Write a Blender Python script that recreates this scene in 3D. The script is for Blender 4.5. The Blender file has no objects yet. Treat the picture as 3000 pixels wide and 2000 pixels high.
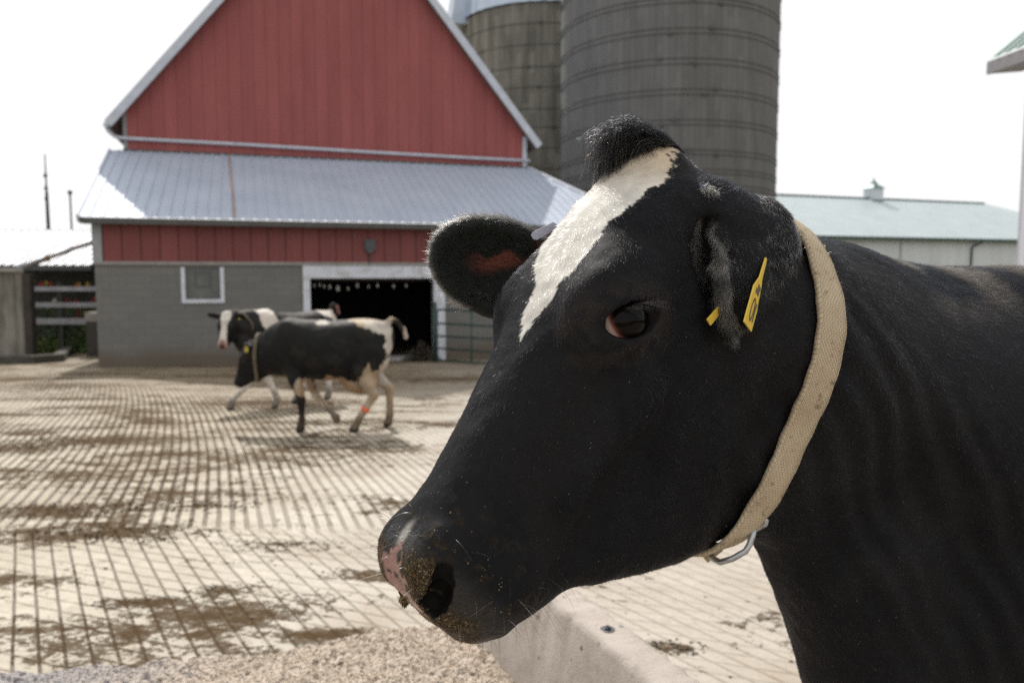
import bpy, bmesh, math, random
import numpy as np
from mathutils import Vector, Matrix, Euler

random.seed(7)
RNG = np.random.default_rng(11)
R_ = math.radians
SC = bpy.context.scene
COL = SC.collection

# ------------------------------------------------------------------ camera
CAM_Z = 1.45
FPX = 2333.3
PITCH = math.atan(200.0 / FPX)
_F = np.array([0, math.cos(PITCH), -math.sin(PITCH)])
_U = np.array([0, math.sin(PITCH), math.cos(PITCH)])
CAM = np.array([0, 0, CAM_Z])


def at(px, py, Y):
    """the point of the place seen at photo pixel px, py that lies Y metres away from the camera"""
    d = _F + np.array([1.0, 0, 0]) * (px - 1500) / FPX + _U * (1000 - py) / FPX
    return CAM + d * (Y / d[1])


def proj(P):
    Q = np.asarray(P) - CAM
    d = Q @ _F
    return np.stack([1500 + FPX * Q[..., 0] / d, 1000 - FPX * (Q @ _U) / d], -1)


# ------------------------------------------------------------------ tagging
def tag(o, label=None, cat=None, group=None, kind=None):
    if label: o['label'] = label
    if cat: o['category'] = cat
    if group: o['group'] = group
    if kind: o['kind'] = kind
    return o


def empty(name, loc=(0, 0, 0), rz=0.0):
    o = bpy.data.objects.new(name, None)
    COL.objects.link(o)
    o.location = loc
    o.rotation_euler = (0, 0, rz)
    o.empty_display_size = 0.2
    return o


def link(name, me, mat, parent=None):
    o = bpy.data.objects.new(name, me)
    COL.objects.link(o)
    if mat is not None and me is not None:
        me.materials.append(mat)
    if parent is not None:
        o.parent = parent
    return o


class MB:
    """collects simple shapes into one mesh"""

    def __init__(self):
        self.v, self.f, self.s = [], [], []

    def add(self, vs, fs, smooth=False):
        n = len(self.v)
        self.v += [tuple(map(float, p)) for p in vs]
        self.f += [tuple(i + n for i in f) for f in fs]
        self.s += [smooth] * len(fs)
        return self

    def box(self, a, b, M=None):
        x0, y0, z0 = a
        x1, y1, z1 = b
        vs = [(x0, y0, z0), (x1, y0, z0), (x1, y1, z0), (x0, y1, z0), (x0, y0, z1), (x1, y0, z1), (x1, y1, z1), (x0, y1, z1)]
        if M is not None:
            vs = [tuple(M @ Vector(p)) for p in vs]
        return self.add(vs, [(3, 2, 1, 0), (4, 5, 6, 7), (0, 1, 5, 4), (1, 2, 6, 5), (2, 3, 7, 6), (3, 0, 4, 7)])

    def bar(self, p, q, w, h, up=(0, 0, 1)):
        """a rectangular bar from p to q"""
        p, q = Vector(p), Vector(q)
        d = (q - p).normalized()
        s = d.cross(Vector(up)).normalized()
        u = s.cross(d).normalized()
        vs = []
        for c in (p, q):
            for a, b in ((-1, -1), (1, -1), (1, 1), (-1, 1)):
                vs.append(c + s * (a * w / 2) + u * (b * h / 2))
        return self.add(vs, [(0, 1, 2, 3), (7, 6, 5, 4), (4, 5, 1, 0), (5, 6, 2, 1), (6, 7, 3, 2), (7, 4, 0, 3)])

    def tube(self, pts, r, n=12, caps=True):
        pts = [Vector(p) for p in pts]
        rs = r if isinstance(r, (list, tuple)) else [r] * len(pts)
        vs, fs = [], []
        prev = None
        for i, p in enumerate(pts):
            d = (pts[min(i + 1, len(pts) - 1)] - pts[max(i - 1, 0)]).normalized()
            if prev is None:
                a = Vector((0, 0, 1)) if abs(d.z) < 0.9 else Vector((1, 0, 0))
                u = d.cross(a).normalized()
            else:
                u = (prev - d * prev.dot(d)).normalized()
            prev = u
            w = d.cross(u)
            for k in range(n):
                t = 2 * math.pi * k / n
                vs.append(p + (u * math.cos(t) + w * math.sin(t)) * rs[i])
        for i in range(len(pts) - 1):
            for k in range(n):
                a, b = i * n + k, i * n + (k + 1) % n
                fs.append((a, b, b + n, a + n))
        self.add(vs, fs, True)
        if caps:
            m = len(self.v) - len(vs)
            self.f.append(tuple(m + k for k in range(n))[::-1]); self.s.append(False)
            self.f.append(tuple(m + (len(pts) - 1) * n + k for k in range(n))); self.s.append(False)
        return self

    def build(self, name, mat, parent=None, bevel=0.0):
        me = bpy.data.meshes.new(name)
        me.from_pydata(self.v, [], self.f)
        me.polygons.foreach_set('use_smooth', self.s)
        bm = bmesh.new(); bm.from_mesh(me)
        bmesh.ops.recalc_face_normals(bm, faces=bm.faces)
        if bevel > 0:
            es = [e for e in bm.edges if len(e.link_faces) == 2 and e.calc_face_angle(0) > 0.6]
            bmesh.ops.bevel(bm, geom=es, offset=bevel, segments=2, profile=0.7, affect='EDGES', clamp_overlap=True)
        bm.to_mesh(me); bm.free()
        return link(name, me, mat, parent)


def np_mesh(name, V, F, smooth=True):
    """mesh from arrays: F is (n,3) or (n,4)"""
    me = bpy.data.meshes.new(name)
    V = np.ascontiguousarray(V, np.float32); F = np.ascontiguousarray(F, np.int32)
    n, k = F.shape
    me.vertices.add(len(V)); me.vertices.foreach_set('co', V.ravel())
    me.loops.add(n * k); me.loops.foreach_set('vertex_index', F.ravel())
    me.polygons.add(n)
    me.polygons.foreach_set('loop_start', np.arange(n, dtype=np.int32) * k)
    me.polygons.foreach_set('use_smooth', np.full(n, smooth))
    me.update(calc_edges=True)
    me.validate()
    return me


def set_color(me, name, C):
    a = me.color_attributes.new(name, 'FLOAT_COLOR', 'POINT')
    D = np.ones((len(C), 4), np.float32); D[:, :3] = C
    a.data.foreach_set('color', D.ravel())


def set_float(me, name, X):
    a = me.attributes.new(name, 'FLOAT', 'POINT')
    a.data.foreach_set('value', np.ascontiguousarray(X, np.float32))


# ------------------------------------------------------------------ materials
def new_mat(name):
    m = bpy.data.materials.new(name)
    m.use_nodes = True
    nt = m.node_tree
    return m, nt, nt.nodes['Principled BSDF']


def nd(nt, t, **kw):
    n = nt.nodes.new(t)
    for k, v in kw.items():
        if k.startswith('_'):
            setattr(n, k[1:], v)
        else:
            n.inputs[k].default_value = v
    return n


def ramp(nt, src, stops, interp='LINEAR'):
    r = nt.nodes.new('ShaderNodeValToRGB')
    r.color_ramp.interpolation = interp
    e = r.color_ramp.elements
    while len(e) > 1: e.remove(e[-1])
    e[0].position = stops[0][0]
    c = stops[0][1]; e[0].color = (*c, 1) if isinstance(c, tuple) else (c, c, c, 1)
    for p, c in stops[1:]:
        x = e.new(p); x.color = (*c, 1) if isinstance(c, tuple) else (c, c, c, 1)
    nt.links.new(src, r.inputs[0])
    return r.outputs[0]


def mixc(nt, fac, a, b, mode='MIX'):
    m = nt.nodes.new('ShaderNodeMix'); m.data_type = 'RGBA'; m.blend_type = mode
    for i, v in ((0, fac), (6, a), (7, b)):
        sock = m.inputs[i]
        if hasattr(v, 'is_output'): nt.links.new(v, sock)
        elif isinstance(v, tuple): sock.default_value = (*v, 1) if len(v) == 3 else v
        else: sock.default_value = v if i == 0 else (v, v, v, 1)
    return m.outputs[2]


def math_(nt, op, a, b=None, c=None, clamp=False):
    m = nt.nodes.new('ShaderNodeMath'); m.operation = op; m.use_clamp = clamp
    for i, v in enumerate((a, b, c)):
        if v is None: continue
        if hasattr(v, 'is_output'): nt.links.new(v, m.inputs[i])
        else: m.inputs[i].default_value = v
    return m.outputs[0]


def coords(nt, kind='Object', scale=(1, 1, 1), loc=(0, 0, 0), rot=(0, 0, 0)):
    t = nt.nodes.new('ShaderNodeTexCoord'); mp = nt.nodes.new('ShaderNodeMapping')
    mp.inputs['Scale'].default_value = scale; mp.inputs['Location'].default_value = loc; mp.inputs['Rotation'].default_value = rot
    nt.links.new(t.outputs[kind], mp.inputs[0])
    return mp.outputs[0]


def noise(nt, vec, scale, detail=4, rough=0.55, dist=0.0):
    n = nd(nt, 'ShaderNodeTexNoise', Scale=scale, Detail=detail, Roughness=rough, Distortion=dist)
    nt.links.new(vec, n.inputs['Vector'])
    return n.outputs['Fac']


def bump(nt, bsdf, h, strength=0.4, dist=0.01, normal=None):
    b = nd(nt, 'ShaderNodeBump', Strength=strength, Distance=dist)
    nt.links.new(h, b.inputs['Height'])
    if normal is not None: nt.links.new(normal, b.inputs['Normal'])
    nt.links.new(b.outputs[0], bsdf.inputs['Normal'])
    return b.outputs[0]


def weathered(name, base, vary=0.25, scale=3.0, rough=0.7, metal=0.0, bump_s=0.15, spec=0.4, dirt=None, stretch=(1, 1, 1), kind='Object'):
    """a plain surface with blotchy variation"""
    m, nt, b = new_mat(name)
    v = coords(nt, kind, stretch)
    n1 = noise(nt, v, scale, 6, 0.6)
    n2 = noise(nt, v, scale * 9, 3, 0.6)
    lo = tuple(c * (1 - vary) for c in base); hi = tuple(min(1, c * (1 + vary)) for c in base)
    c = ramp(nt, n1, [(0.3, lo), (0.7, hi)])
    c = mixc(nt, math_(nt, 'MULTIPLY', n2, 0.25), c, tuple(x * 0.6 for x in base))
    if dirt:
        n3 = noise(nt, v, scale * 0.7, 5, 0.7, 0.4)
        c = mixc(nt, ramp(nt, n3, [(0.5, 0.0), (0.72, 0.8)]), c, dirt)
    nt.links.new(c, b.inputs['Base Color'])
    b.inputs['Roughness'].default_value = rough
    b.inputs['Metallic'].default_value = metal
    b.inputs['Specular IOR Level'].default_value = spec
    if bump_s: bump(nt, b, n2, bump_s, 0.01)
    return m


# ------------------------------------------------------------------ implicit surfaces
def spline(tab, x):
    """smooth interpolation through table rows (x, a, b, ...); x array -> list of arrays"""
    T = np.array(tab, float); X = T[:, 0]
    out = []
    for c in range(1, T.shape[1]):
        Y = T[:, c]
        h = np.diff(X); d = np.diff(Y) / h
        m = np.zeros(len(X)); m[0] = d[0]; m[-1] = d[-1]
        for i in range(1, len(X) - 1):
            if d[i - 1] * d[i] <= 0: m[i] = 0
            else:
                w1 = 2 * h[i] + h[i - 1]; w2 = h[i] + 2 * h[i - 1]
                m[i] = (w1 + w2) / (w1 / d[i - 1] + w2 / d[i])
        k = np.clip(np.searchsorted(X, x) - 1, 0, len(X) - 2)
        t = np.clip((x - X[k]) / h[k], 0, 1)
        t2, t3 = t * t, t * t * t
        out.append((2 * t3 - 3 * t2 + 1) * Y[k] + (t3 - 2 * t2 + t) * h[k] * m[k] + (-2 * t3 + 3 * t2) * Y[k + 1] + (t3 - t2) * h[k] * m[k + 1])
    return out


def smin(a, b, k):
    h = np.maximum(k - np.abs(a - b), 0) / k
    return np.minimum(a, b) - h * h * k * 0.25


def smax(a, b, k):
    return -smin(-a, -b, k)


class Field:
    def __init__(self, xs, ys, zs):
        self.ax = [np.asarray(a, np.float32) for a in (xs, ys, zs)]
        self.F = np.full([len(a) for a in self.ax], 0.5, np.float32)

    def _slice(self, lo, hi, pad):
        sl = []
        for a, l, h in zip(self.ax, lo, hi):
            i0 = max(0, np.searchsorted(a, l - pad) - 1); i1 = min(len(a), np.searchsorted(a, h + pad) + 1)
            if i1 <= i0: return None, None
            sl.append(slice(i0, i1))
        g = [a[s] for a, s in zip(self.ax, sl)]
        P = (g[0][:, None, None], g[1][None, :, None], g[2][None, None, :])
        return tuple(sl), P

    def op(self, lo, hi, fn, k=0.02, sub=False, pad=None):
        sl, P = self._slice(lo, hi, pad if pad is not None else k + 0.03)
        if sl is None: return
        d = fn(*P).astype(np.float32)
        if sub: self.F[sl] = smax(self.F[sl], -d, k)
        else: self.F[sl] = smin(self.F[sl], d, k)

    def cone(self, a, b, ra, rb, k=0.03, sub=False):
        a, b = np.array(a, float), np.array(b, float)
        lo = np.minimum(a - ra, b - rb); hi = np.maximum(a + ra, b + rb)
        ab = b - a; L2 = max(ab @ ab, 1e-9)

        def fn(x, y, z):
            t = np.clip(((x - a[0]) * ab[0] + (y - a[1]) * ab[1] + (z - a[2]) * ab[2]) / L2, 0, 1)
            t = t.astype(np.float32)
            return np.sqrt((x - a[0] - t * ab[0]) ** 2 + (y - a[1] - t * ab[1]) ** 2 + (z - a[2] - t * ab[2]) ** 2) - (ra + t * (rb - ra))
        self.op(lo, hi, fn, k, sub)

    def chain(self, pts, rs, k=0.03):
        for i in range(len(pts) - 1):
            self.cone(pts[i], pts[i + 1], rs[i], rs[i + 1], k)

    def ell(self, c, r, M=None, k=0.03, sub=False):
        """ellipsoid: centre c, radii r, columns of M = its axes"""
        c = np.array(c, float); r = np.array(r, float)
        M = np.eye(3) if M is None else np.asarray(M)
        ext = np.sqrt(((M * r) ** 2).sum(1))

        def fn(x, y, z):
            q = [(x - c[0]) * M[0, j] + (y - c[1]) * M[1, j] + (z - c[2]) * M[2, j] for j in range(3)]
            k0 = np.sqrt(sum((q[j] / r[j]) ** 2 for j in range(3)))
            k1 = np.sqrt(sum((q[j] / r[j] ** 2) ** 2 for j in range(3))) + 1e-6
            return k0 * (k0 - 1.0) / k1
        self.op(c - ext, c + ext, fn, k, sub)

    def loft(self, M, t, tab, n=2.3, k=0.03, lo=None, hi=None):
        """tab rows: (s, top, bottom, halfwidth[, n]) along the first axis of frame M (columns s, l, u), origin t"""
        M = np.asarray(M); t = np.asarray(t)
        s0, s1 = tab[0][0], tab[-1][0]
        T = np.array(tab)
        wm = T[:, 3].max()
        cs = np.array([[s, l, u] for s in (s0, s1) for l in (-wm, wm) for u in (T[:, 2].min(), T[:, 1].max())]) @ M.T + t

        def fn(x, y, z):
            q = [(x - t[0]) * M[0, j] + (y - t[1]) * M[1, j] + (z - t[2]) * M[2, j] for j in range(3)]
            s = np.clip(q[0], s0, s1)
            top, bot, w = spline([r[:4] for r in tab], s)
            h = np.maximum((top - bot) * 0.5, 0.004); c = (top + bot) * 0.5; w = np.maximum(w, 0.004)
            ee = ((np.abs(q[1]) / w) ** n + (np.abs(q[2] - c) / h) ** n) ** (1.0 / n)
            d = (ee - 1.0) * np.minimum(h, w)
            o = q[0] - s
            return np.where(np.abs(o) < 1e-7, d, np.sqrt(np.maximum(d, 0) ** 2 + o * o) + np.minimum(d, 0) * 0.0)
        self.op(cs.min(0), cs.max(0), fn, k)

    def mesh(self):
        F = self.F; ax = self.ax
        S = F < 0
        nx, ny, nz = F.shape
        cnt = np.zeros((nx - 1, ny - 1, nz - 1), np.uint8)
        for i in (0, 1):
            for j in (0, 1):
                for k in (0, 1):
                    cnt += S[i:nx - 1 + i, j:ny - 1 + j, k:nz - 1 + k]
        act = (cnt > 0) & (cnt < 8)
        I = np.argwhere(act)
        idx = np.full(act.shape, -1, np.int64); idx[act] = np.arange(len(I))
        acc = np.zeros((len(I), 3)); num = np.zeros(len(I))
        co = [(i, j, k) for i in (0, 1) for j in (0, 1) for k in (0, 1)]
        for a in co:
            for ax_i in range(3):
                if a[ax_i]: continue
                b = list(a); b[ax_i] = 1
                A = I + np.array(a); B = I + np.array(b)
                fa = F[A[:, 0], A[:, 1], A[:, 2]]; fb = F[B[:, 0], B[:, 1], B[:, 2]]
                m = (fa < 0) != (fb < 0)
                t = np.where(m, fa / np.where(m, fa - fb, 1), 0)
                pa = np.stack([ax[d][A[:, d]] for d in range(3)], 1); pb = np.stack([ax[d][B[:, d]] for d in range(3)], 1)
                acc += np.where(m[:, None], pa + (pb - pa) * t[:, None], 0); num += m
        V = acc / num[:, None]
        quads = []
        for d in range(3):
            e1, e2 = [(1, 2), (2, 0), (0, 1)][d]
            sl0 = [slice(None)] * 3; sl1 = [slice(None)] * 3
            sl0[d] = slice(0, -1); sl1[d] = slice(1, None)
            E = S[tuple(sl0)] != S[tuple(sl1)]
            inside = S[tuple(sl0)]
            Q = np.argwhere(E)
            ok = (Q[:, e1] > 0) & (Q[:, e2] > 0) & (Q[:, e1] < F.shape[e1] - 1) & (Q[:, e2] < F.shape[e2] - 1)
            Q = Q[ok]
            u = np.zeros(3, int); u[e1] = 1
            v = np.zeros(3, int); v[e2] = 1
            g = lambda X: idx[X[:, 0], X[:, 1], X[:, 2]]
            q = np.stack([g(Q - u - v), g(Q - v), g(Q), g(Q - u)], 1)
            fl = ~inside[Q[:, 0], Q[:, 1], Q[:, 2]]
            q[fl] = q[fl][:, ::-1]
            quads.append(q)
        Fq = np.concatenate(quads)
        Fq = Fq[(Fq >= 0).all(1)]
        return V, Fq


def relax(V, F, it=3, lam=0.5, mask=None):
    E = np.concatenate([F[:, [0, 1]], F[:, [1, 2]], F[:, [2, 3]], F[:, [3, 0]]])
    n = len(V)
    deg = np.bincount(E[:, 0], minlength=n) + np.bincount(E[:, 1], minlength=n)
    for i in range(it):
        for l in (lam, -lam * 1.04):
            A = np.zeros_like(V)
            for c in range(3):
                A[:, c] = np.bincount(E[:, 0], V[E[:, 1], c], n) + np.bincount(E[:, 1], V[E[:, 0], c], n)
            D = A / np.maximum(deg, 1)[:, None] - V
            if mask is not None: D *= mask[:, None]
            V = V + l * D
    return V


def normals(V, F):
    n = np.cross(V[F[:, 2]] - V[F[:, 0]], V[F[:, 3]] - V[F[:, 1]])
    N = np.zeros_like(V)
    for k in range(4):
        for c in range(3):
            N[:, c] += np.bincount(F[:, k], n[:, c], len(V))
    return N / np.maximum(np.linalg.norm(N, axis=1), 1e-12)[:, None]


def sstep(a, b, x):
    t = np.clip((x - a) / (b - a), 0, 1)
    return t * t * (3 - 2 * t)


_NT = RNG.random((64, 64, 64)).astype(np.float32)


def vnoise(P, s):
    """value noise, -1..1"""
    Q = np.asarray(P) * s + 100.0
    i = np.floor(Q).astype(int); f = Q - i
    f = f * f * (3 - 2 * f)
    r = 0
    for a in (0, 1):
        for b in (0, 1):
            for c in (0, 1):
                w = (f[:, 0] if a else 1 - f[:, 0]) * (f[:, 1] if b else 1 - f[:, 1]) * (f[:, 2] if c else 1 - f[:, 2])
                r = r + w * _NT[(i[:, 0] + a) % 64, (i[:, 1] + b) % 64, (i[:, 2] + c) % 64]
    return r * 2 - 1


def fbm(P, s, o=4):
    return sum(vnoise(P, s * 2 ** k) * 0.5 ** k for k in range(o))


def in_poly(X, Y, poly):
    poly = np.asarray(poly, float); c = np.zeros(len(X), bool)
    j = len(poly) - 1
    for i in range(len(poly)):
        xi, yi = poly[i]; xj, yj = poly[j]
        m = ((yi > Y) != (yj > Y)) & (X < (xj - xi) * (Y - yi) / ((yj - yi) if yj != yi else 1e-9) + xi)
        c ^= m; j = i
    return c
# ------------------------------------------------------------------ cows
def rot_head(yaw, pitch, roll):
    """columns: along the face to the muzzle, to the animal's left, out of the forehead; yaw 0 looks along -X"""
    a, b, c = R_(yaw), R_(pitch), R_(roll)
    Rz = np.array([[math.cos(a), -math.sin(a), 0], [math.sin(a), math.cos(a), 0], [0, 0, 1]])
    Ry = np.array([[math.cos(b), 0, math.sin(b)], [0, 1, 0], [-math.sin(b), 0, math.cos(b)]])
    Rx = np.array([[1, 0, 0], [0, math.cos(c), -math.sin(c)], [0, math.sin(c), math.cos(c)]])
    return Rz @ Ry @ Rx @ np.array([[-1, 0, 0], [0, -1, 0], [0, 0, 1.]]).T


HEAD_UP = [  # along the face, top, bottom, half width
    (-.035, -.085, -.16, .040), (-.020, -.036, -.17, .050), (0, -.004, -.19, .068), (.06, .010, -.19, .098), (.12, .013, -.19, .103), (.19, .007, -.18, .098),
    (.25, -.003, -.17, .086), (.32, -.015, -.165, .071), (.39, -.026, -.160, .060), (.45, -.033, -.160, .057), (.50, -.033, -.160, .060), (.525, -.038, -.158, .059), (.542, -.052, -.152, .053), (.556, -.078, -.138, .038)]
HEAD_LOW = [
    (.02, -.10, -.33, .062), (.08, -.10, -.422, .075), (.15, -.10, -.447, .082), (.22, -.10, -.428, .082), (.28, -.10, -.402, .073), (.33, -.10, -.374, .063), (.38, -.10, -.328, .055),
    (.425, -.10, -.277, .047), (.458, -.10, -.237, .044), (.482, -.10, -.222, .048), (.508, -.10, -.206, .048), (.531, -.11, -.176, .042), (.546, -.115, -.155, .030)]
EYE = np.array([.217, .081, -.058])   # centre of the left eyeball
EYE_E1 = np.array([-.80, .05, -.58])   # along the lid slit, towards the ear
NOSTRIL = np.array([.538, .045, -.078])


NOSTRIL_BALLS = [((.554, .034, -.089), .0135), ((.550, .046, -.084), .0140), ((.542, .054, -.078), .0130), ((.533, .059, -.071), .0110), ((.525, .062, -.064), .0090), ((.540, .043, -.082), .013)]


def add_head(fl, M, t, s=1.0, ears=None, fine=True):
    M = np.asarray(M); t = np.asarray(t)
    W = lambda p: t + M @ (np.asarray(p, float) * s)
    sc = lambda tab: [tuple(x * s for x in r[:4]) for r in tab]
    fl.loft(M, t, sc(HEAD_UP), 2.5, .02)
    fl.loft(M, t, sc(HEAD_LOW), 2.2, .05 * s)
    for sg in (1, -1):
        m = lambda f, l, u: W((f, l * sg, u))
        fl.ell(m(.205, .078, -.045), np.array([.062, .032, .045]) * s, M, .035 * s)         # orbit
        fl.ell(m(.16, .062, -.215), np.array([.10, .030, .085]) * s, M, .05 * s)            # masseter
        fl.cone(m(.25, .080, -.12), m(.38, .052, -.135), .018 * s, .012 * s, .03 * s)       # facial crest
        fl.ell(m(.518, .038, -.085), np.array([.042, .027, .046]) * s, M, .02 * s)          # nostril wing
        fl.ell(m(.505, .036, -.145), np.array([.05, .026, .032]) * s, M, .025 * s)         # upper lip
        fl.ell(m(.03, .082, -.095), np.array([.04, .035, .045]) * s, M, .04 * s)            # ear base
    fl.ell(W((.005, 0, -.02)), np.array([.03, .05, .03]) * s, M, .03 * s)                   # poll
    if ears:
        for (b, e, n, L, wd, th) in [q for q in ears if q is not None]:   # base, direction, opening normal (all in the head's frame), length, half width
            e = np.array(e, float); e /= np.linalg.norm(e)
            n = np.array(n, float); n -= e * (n @ e); n /= np.linalg.norm(n)
            w = np.cross(n, e)
            A = M @ np.stack([e, w, n], 1)
            c = np.array(b) + e * L * .5
            fl.ell(W(c - n * .006), np.array([L * .54, wd, th]) * s, A, .025 * s)
            fl.cone(W(np.array(b) - e * .02), W(np.array(b) + e * .03), .036 * s, .034 * s, .02 * s)
            fl.ell(W(c + n * th * (.75 if wd > .045 else .85) + e * .006), np.array([L * .50 if wd > .045 else L * .44, wd * .80 if wd > .045 else wd * .60, th * 1.05]) * s, A, .012 * s if wd > .045 else .008 * s, sub=True)
    if fine:
        for sg in (1, -1):
            m = lambda f, l, u: W((f, l * sg, u))
            # nostril: a comma
            for (c_, r_) in NOSTRIL_BALLS:
                fl.ell(m(c_[0], c_[1], c_[2]), np.array([r_, r_, r_]) * s, M, .004 * s, sub=True)
            # eye: lids round the ball, then the slit
            c = EYE * (1, sg, 1); e1 = EYE_E1 / np.linalg.norm(EYE_E1) * (1, sg, 1)
            o = np.array([.12, .97 * sg, .20]); o -= e1 * (o @ e1); o /= np.linalg.norm(o)
            c = c + e1 * .0035
            A = M @ np.stack([e1, np.cross(o, e1), o], 1)
            fl.ell(W(c), np.array([.042, .033, .0292]) * s, A, .012 * s)
            fl.ell(W(c + o * .024), np.array([.0350, .0190, .022]) * s, A, .003 * s, sub=True)
            # mouth line
            fl.cone(m(.52, .04, -.176), m(.40, .062, -.185), .003 * s, .002 * s, .006 * s, sub=True)


def add_body(fl, legs, neck, torso_s=1.0, tail=None, udder=True):
    X = np.array([[1., 0, 0], [0, 1, 0], [0, 0, 1]]).T
    tab = [(-1.29, 1.30, 1.08, .06), (-1.22, 1.37, .95, .15), (-1.08, 1.425, .82, .225), (-.91, 1.44, .72, .26), (-.7, 1.425, .66, .32), (-.44, 1.41, .64, .335), (-.18, 1.42, .67, .30),
           (.05, 1.435, .70, .25), (.22, 1.37, .72, .20), (.36, 1.25, .78, .14), (.44, 1.10, .90, .07)]
    fl.loft(X, np.zeros(3), [tuple(v * torso_s for v in r) for r in tab], 2.2, .05)
    T = torso_s
    for sg in (1, -1):
        fl.ell((-.95 * T, .17 * T * sg, 1.28 * T), np.array([.10, .09, .10]) * T, None, .10)       # hip bone
        fl.ell((.02 * T, .17 * T * sg, 1.12 * T), np.array([.15, .09, .28]) * T, None, .08)         # shoulder blade
        fl.ell((-1.03 * T, .15 * T * sg, .98 * T), np.array([.20, .12, .28]) * T, None, .08)         # thigh
    if udder:
        fl.ell((-.85 * T, 0, .63 * T), np.array([.22, .16, .16]) * T, None, .08)
    for pts, rs in legs: fl.chain(pts, rs, .035)
    for pts, rs, k in neck: fl.chain(pts, rs, k)
    if tail: fl.chain(*tail, .03)


def front_leg(T, sg, knee=(0, 0), foot=(0, 0), lift=0):
    y = .17 * sg * T
    return ([(.10 * T, y * .8, 1.0 * T), (-.02 * T, y, .76 * T), (.02 * T + knee[0], y, .42 * T + knee[1]), (.0 * T + foot[0], y, .14 * T + lift), (.04 * T + foot[0], y, .05 * T + lift), (.07 * T + foot[0], y, .03 * T + lift)],
            [.12 * T, .085 * T, .048 * T, .038 * T, .048 * T, .035 * T])


def hind_leg(T, sg, hock=(0, 0), foot=(0, 0), lift=0):
    y = .17 * sg * T
    return ([(-1.03 * T, y * .85, 1.05 * T), (-.86 * T + hock[0] * .3, y * 1.15, .78 * T), (-1.17 * T + hock[0], y, .50 * T + hock[1]), (-1.11 * T + foot[0], y, .15 * T + lift), (-1.07 * T + foot[0], y, .06 * T + lift), (-1.03 * T + foot[0], y, .035 * T + lift)],
            [.15 * T, .10 * T, .050 * T, .040 * T, .050 * T, .04 * T])


# ---- the cow at the bunk, seen close
N_YAW = 28.0
N_O = np.array([.86, 1.36, 0.0])
_c, _s = math.cos(R_(N_YAW)), math.sin(R_(N_YAW))
N_A = np.array([[-_c, -_s, 0], [_s, -_c, 0], [0, 0, 1.]]).T     # columns: forward, left, up in the world
N_HR = rot_head(36, -47, -5)
N_HT = np.array([.151, .970, 1.592])
toL = lambda P: (np.asarray(P) - N_O) @ N_A
toW = lambda P: np.asarray(P) @ N_A.T + N_O
HM = N_A.T @ N_HR
HT = toL(N_HT)
toH = lambda P: (np.asarray(P) - HT) @ HM       # cow frame -> head frame
fromH = lambda P: np.asarray(P) @ HM.T + HT


def axis(dense_lo, dense_hi, lo, hi, d, c):
    a = np.arange(dense_lo, dense_hi, d)
    left, x, st = [], dense_lo, d
    while x > lo:
        st = min(st * 1.15, c); x -= st; left.append(x)
    right, x, st = [], a[-1], d
    while x < hi:
        st = min(st * 1.15, c); x += st; right.append(x)
    return np.array(left[::-1] + list(a) + right)


def ear_w(base, tip, n, wd, th):
    b, t = toH(toL(base)), toH(toL(tip))
    return (b, t - b, np.array(n) @ N_A @ HM, float(np.linalg.norm(t - b)), wd, th)


N_EARS = [None, ear_w(at(1640, 850, 1.07), at(1280, 725, 1.03), (.12, -1, -.05), .066, .034)]
_L = lambda px, py, Y: toL(at(px, py, Y))
# the near ear droops and is folded: a front margin, a back margin, the broad back of the ear between that and the neck
EAR_FRONT = [_L(2120, 612, .915), _L(2062, 588, .897), _L(2030, 618, .890), _L(2024, 680, .890), _L(2042, 750, .888), _L(2070, 822, .884)]
EAR_FRONT_R = [.016, .014, .011, .009, .007, .006]
EAR_BACK = [_L(2120, 640, .900), _L(2094, 700, .878), _L(2104, 780, .868), _L(2118, 860, .862), _L(2134, 940, .858), _L(2152, 1000, .858)]
EAR_BACK_R = [.014, .009, .0075, .007, .007, .006]
EAR_SHEET = [(_L(2110, 650, .895), _L(2215, 665, .950), .017, .036), (_L(2104, 720, .880), _L(2228, 715, .945), .012, .043), (_L(2114, 790, .872), _L(2222, 770, .938), .011, .040),
             (_L(2126, 860, .868), _L(2206, 830, .918), .011, .031), (_L(2138, 920, .866), _L(2186, 890, .900), .010, .020), (_L(2150, 970, .864), _L(2172, 945, .885), .009, .011)]
EAR_HOLLOW = [(_L(2066, 672, .882), .015), (_L(2068, 712, .880), .017), (_L(2076, 758, .878), .017), (_L(2086, 805, .876), .014), (_L(2098, 850, .872), .010)]


def near_ear(fl):
    for p, q, ra, rb in EAR_SHEET: fl.cone(p, q, ra, rb, .018)
    for (c, r), (c2, r2) in zip(EAR_HOLLOW, EAR_HOLLOW[1:]): fl.cone(c, c2, r, r2, .010, sub=True)
    fl.chain(EAR_FRONT, EAR_FRONT_R, .008); fl.chain(EAR_BACK, EAR_BACK_R, .008)
    for (c, r), (c2, r2) in zip(EAR_HOLLOW, EAR_HOLLOW[1:]): fl.cone(c, c2, r * .62, r2 * .62, .006, sub=True)


def chain_dist(V, pts, rs):
    d = np.full(len(V), 9.0)
    for i in range(len(pts) - 1):
        a, b = pts[i], pts[i + 1]; ab = b - a
        t = np.clip(((V - a) @ ab) / (ab @ ab), 0, 1)
        d = np.minimum(d, np.linalg.norm(V - a - t[:, None] * ab, axis=1) - (rs[i] + t * (rs[i + 1] - rs[i])))
    return d


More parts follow.
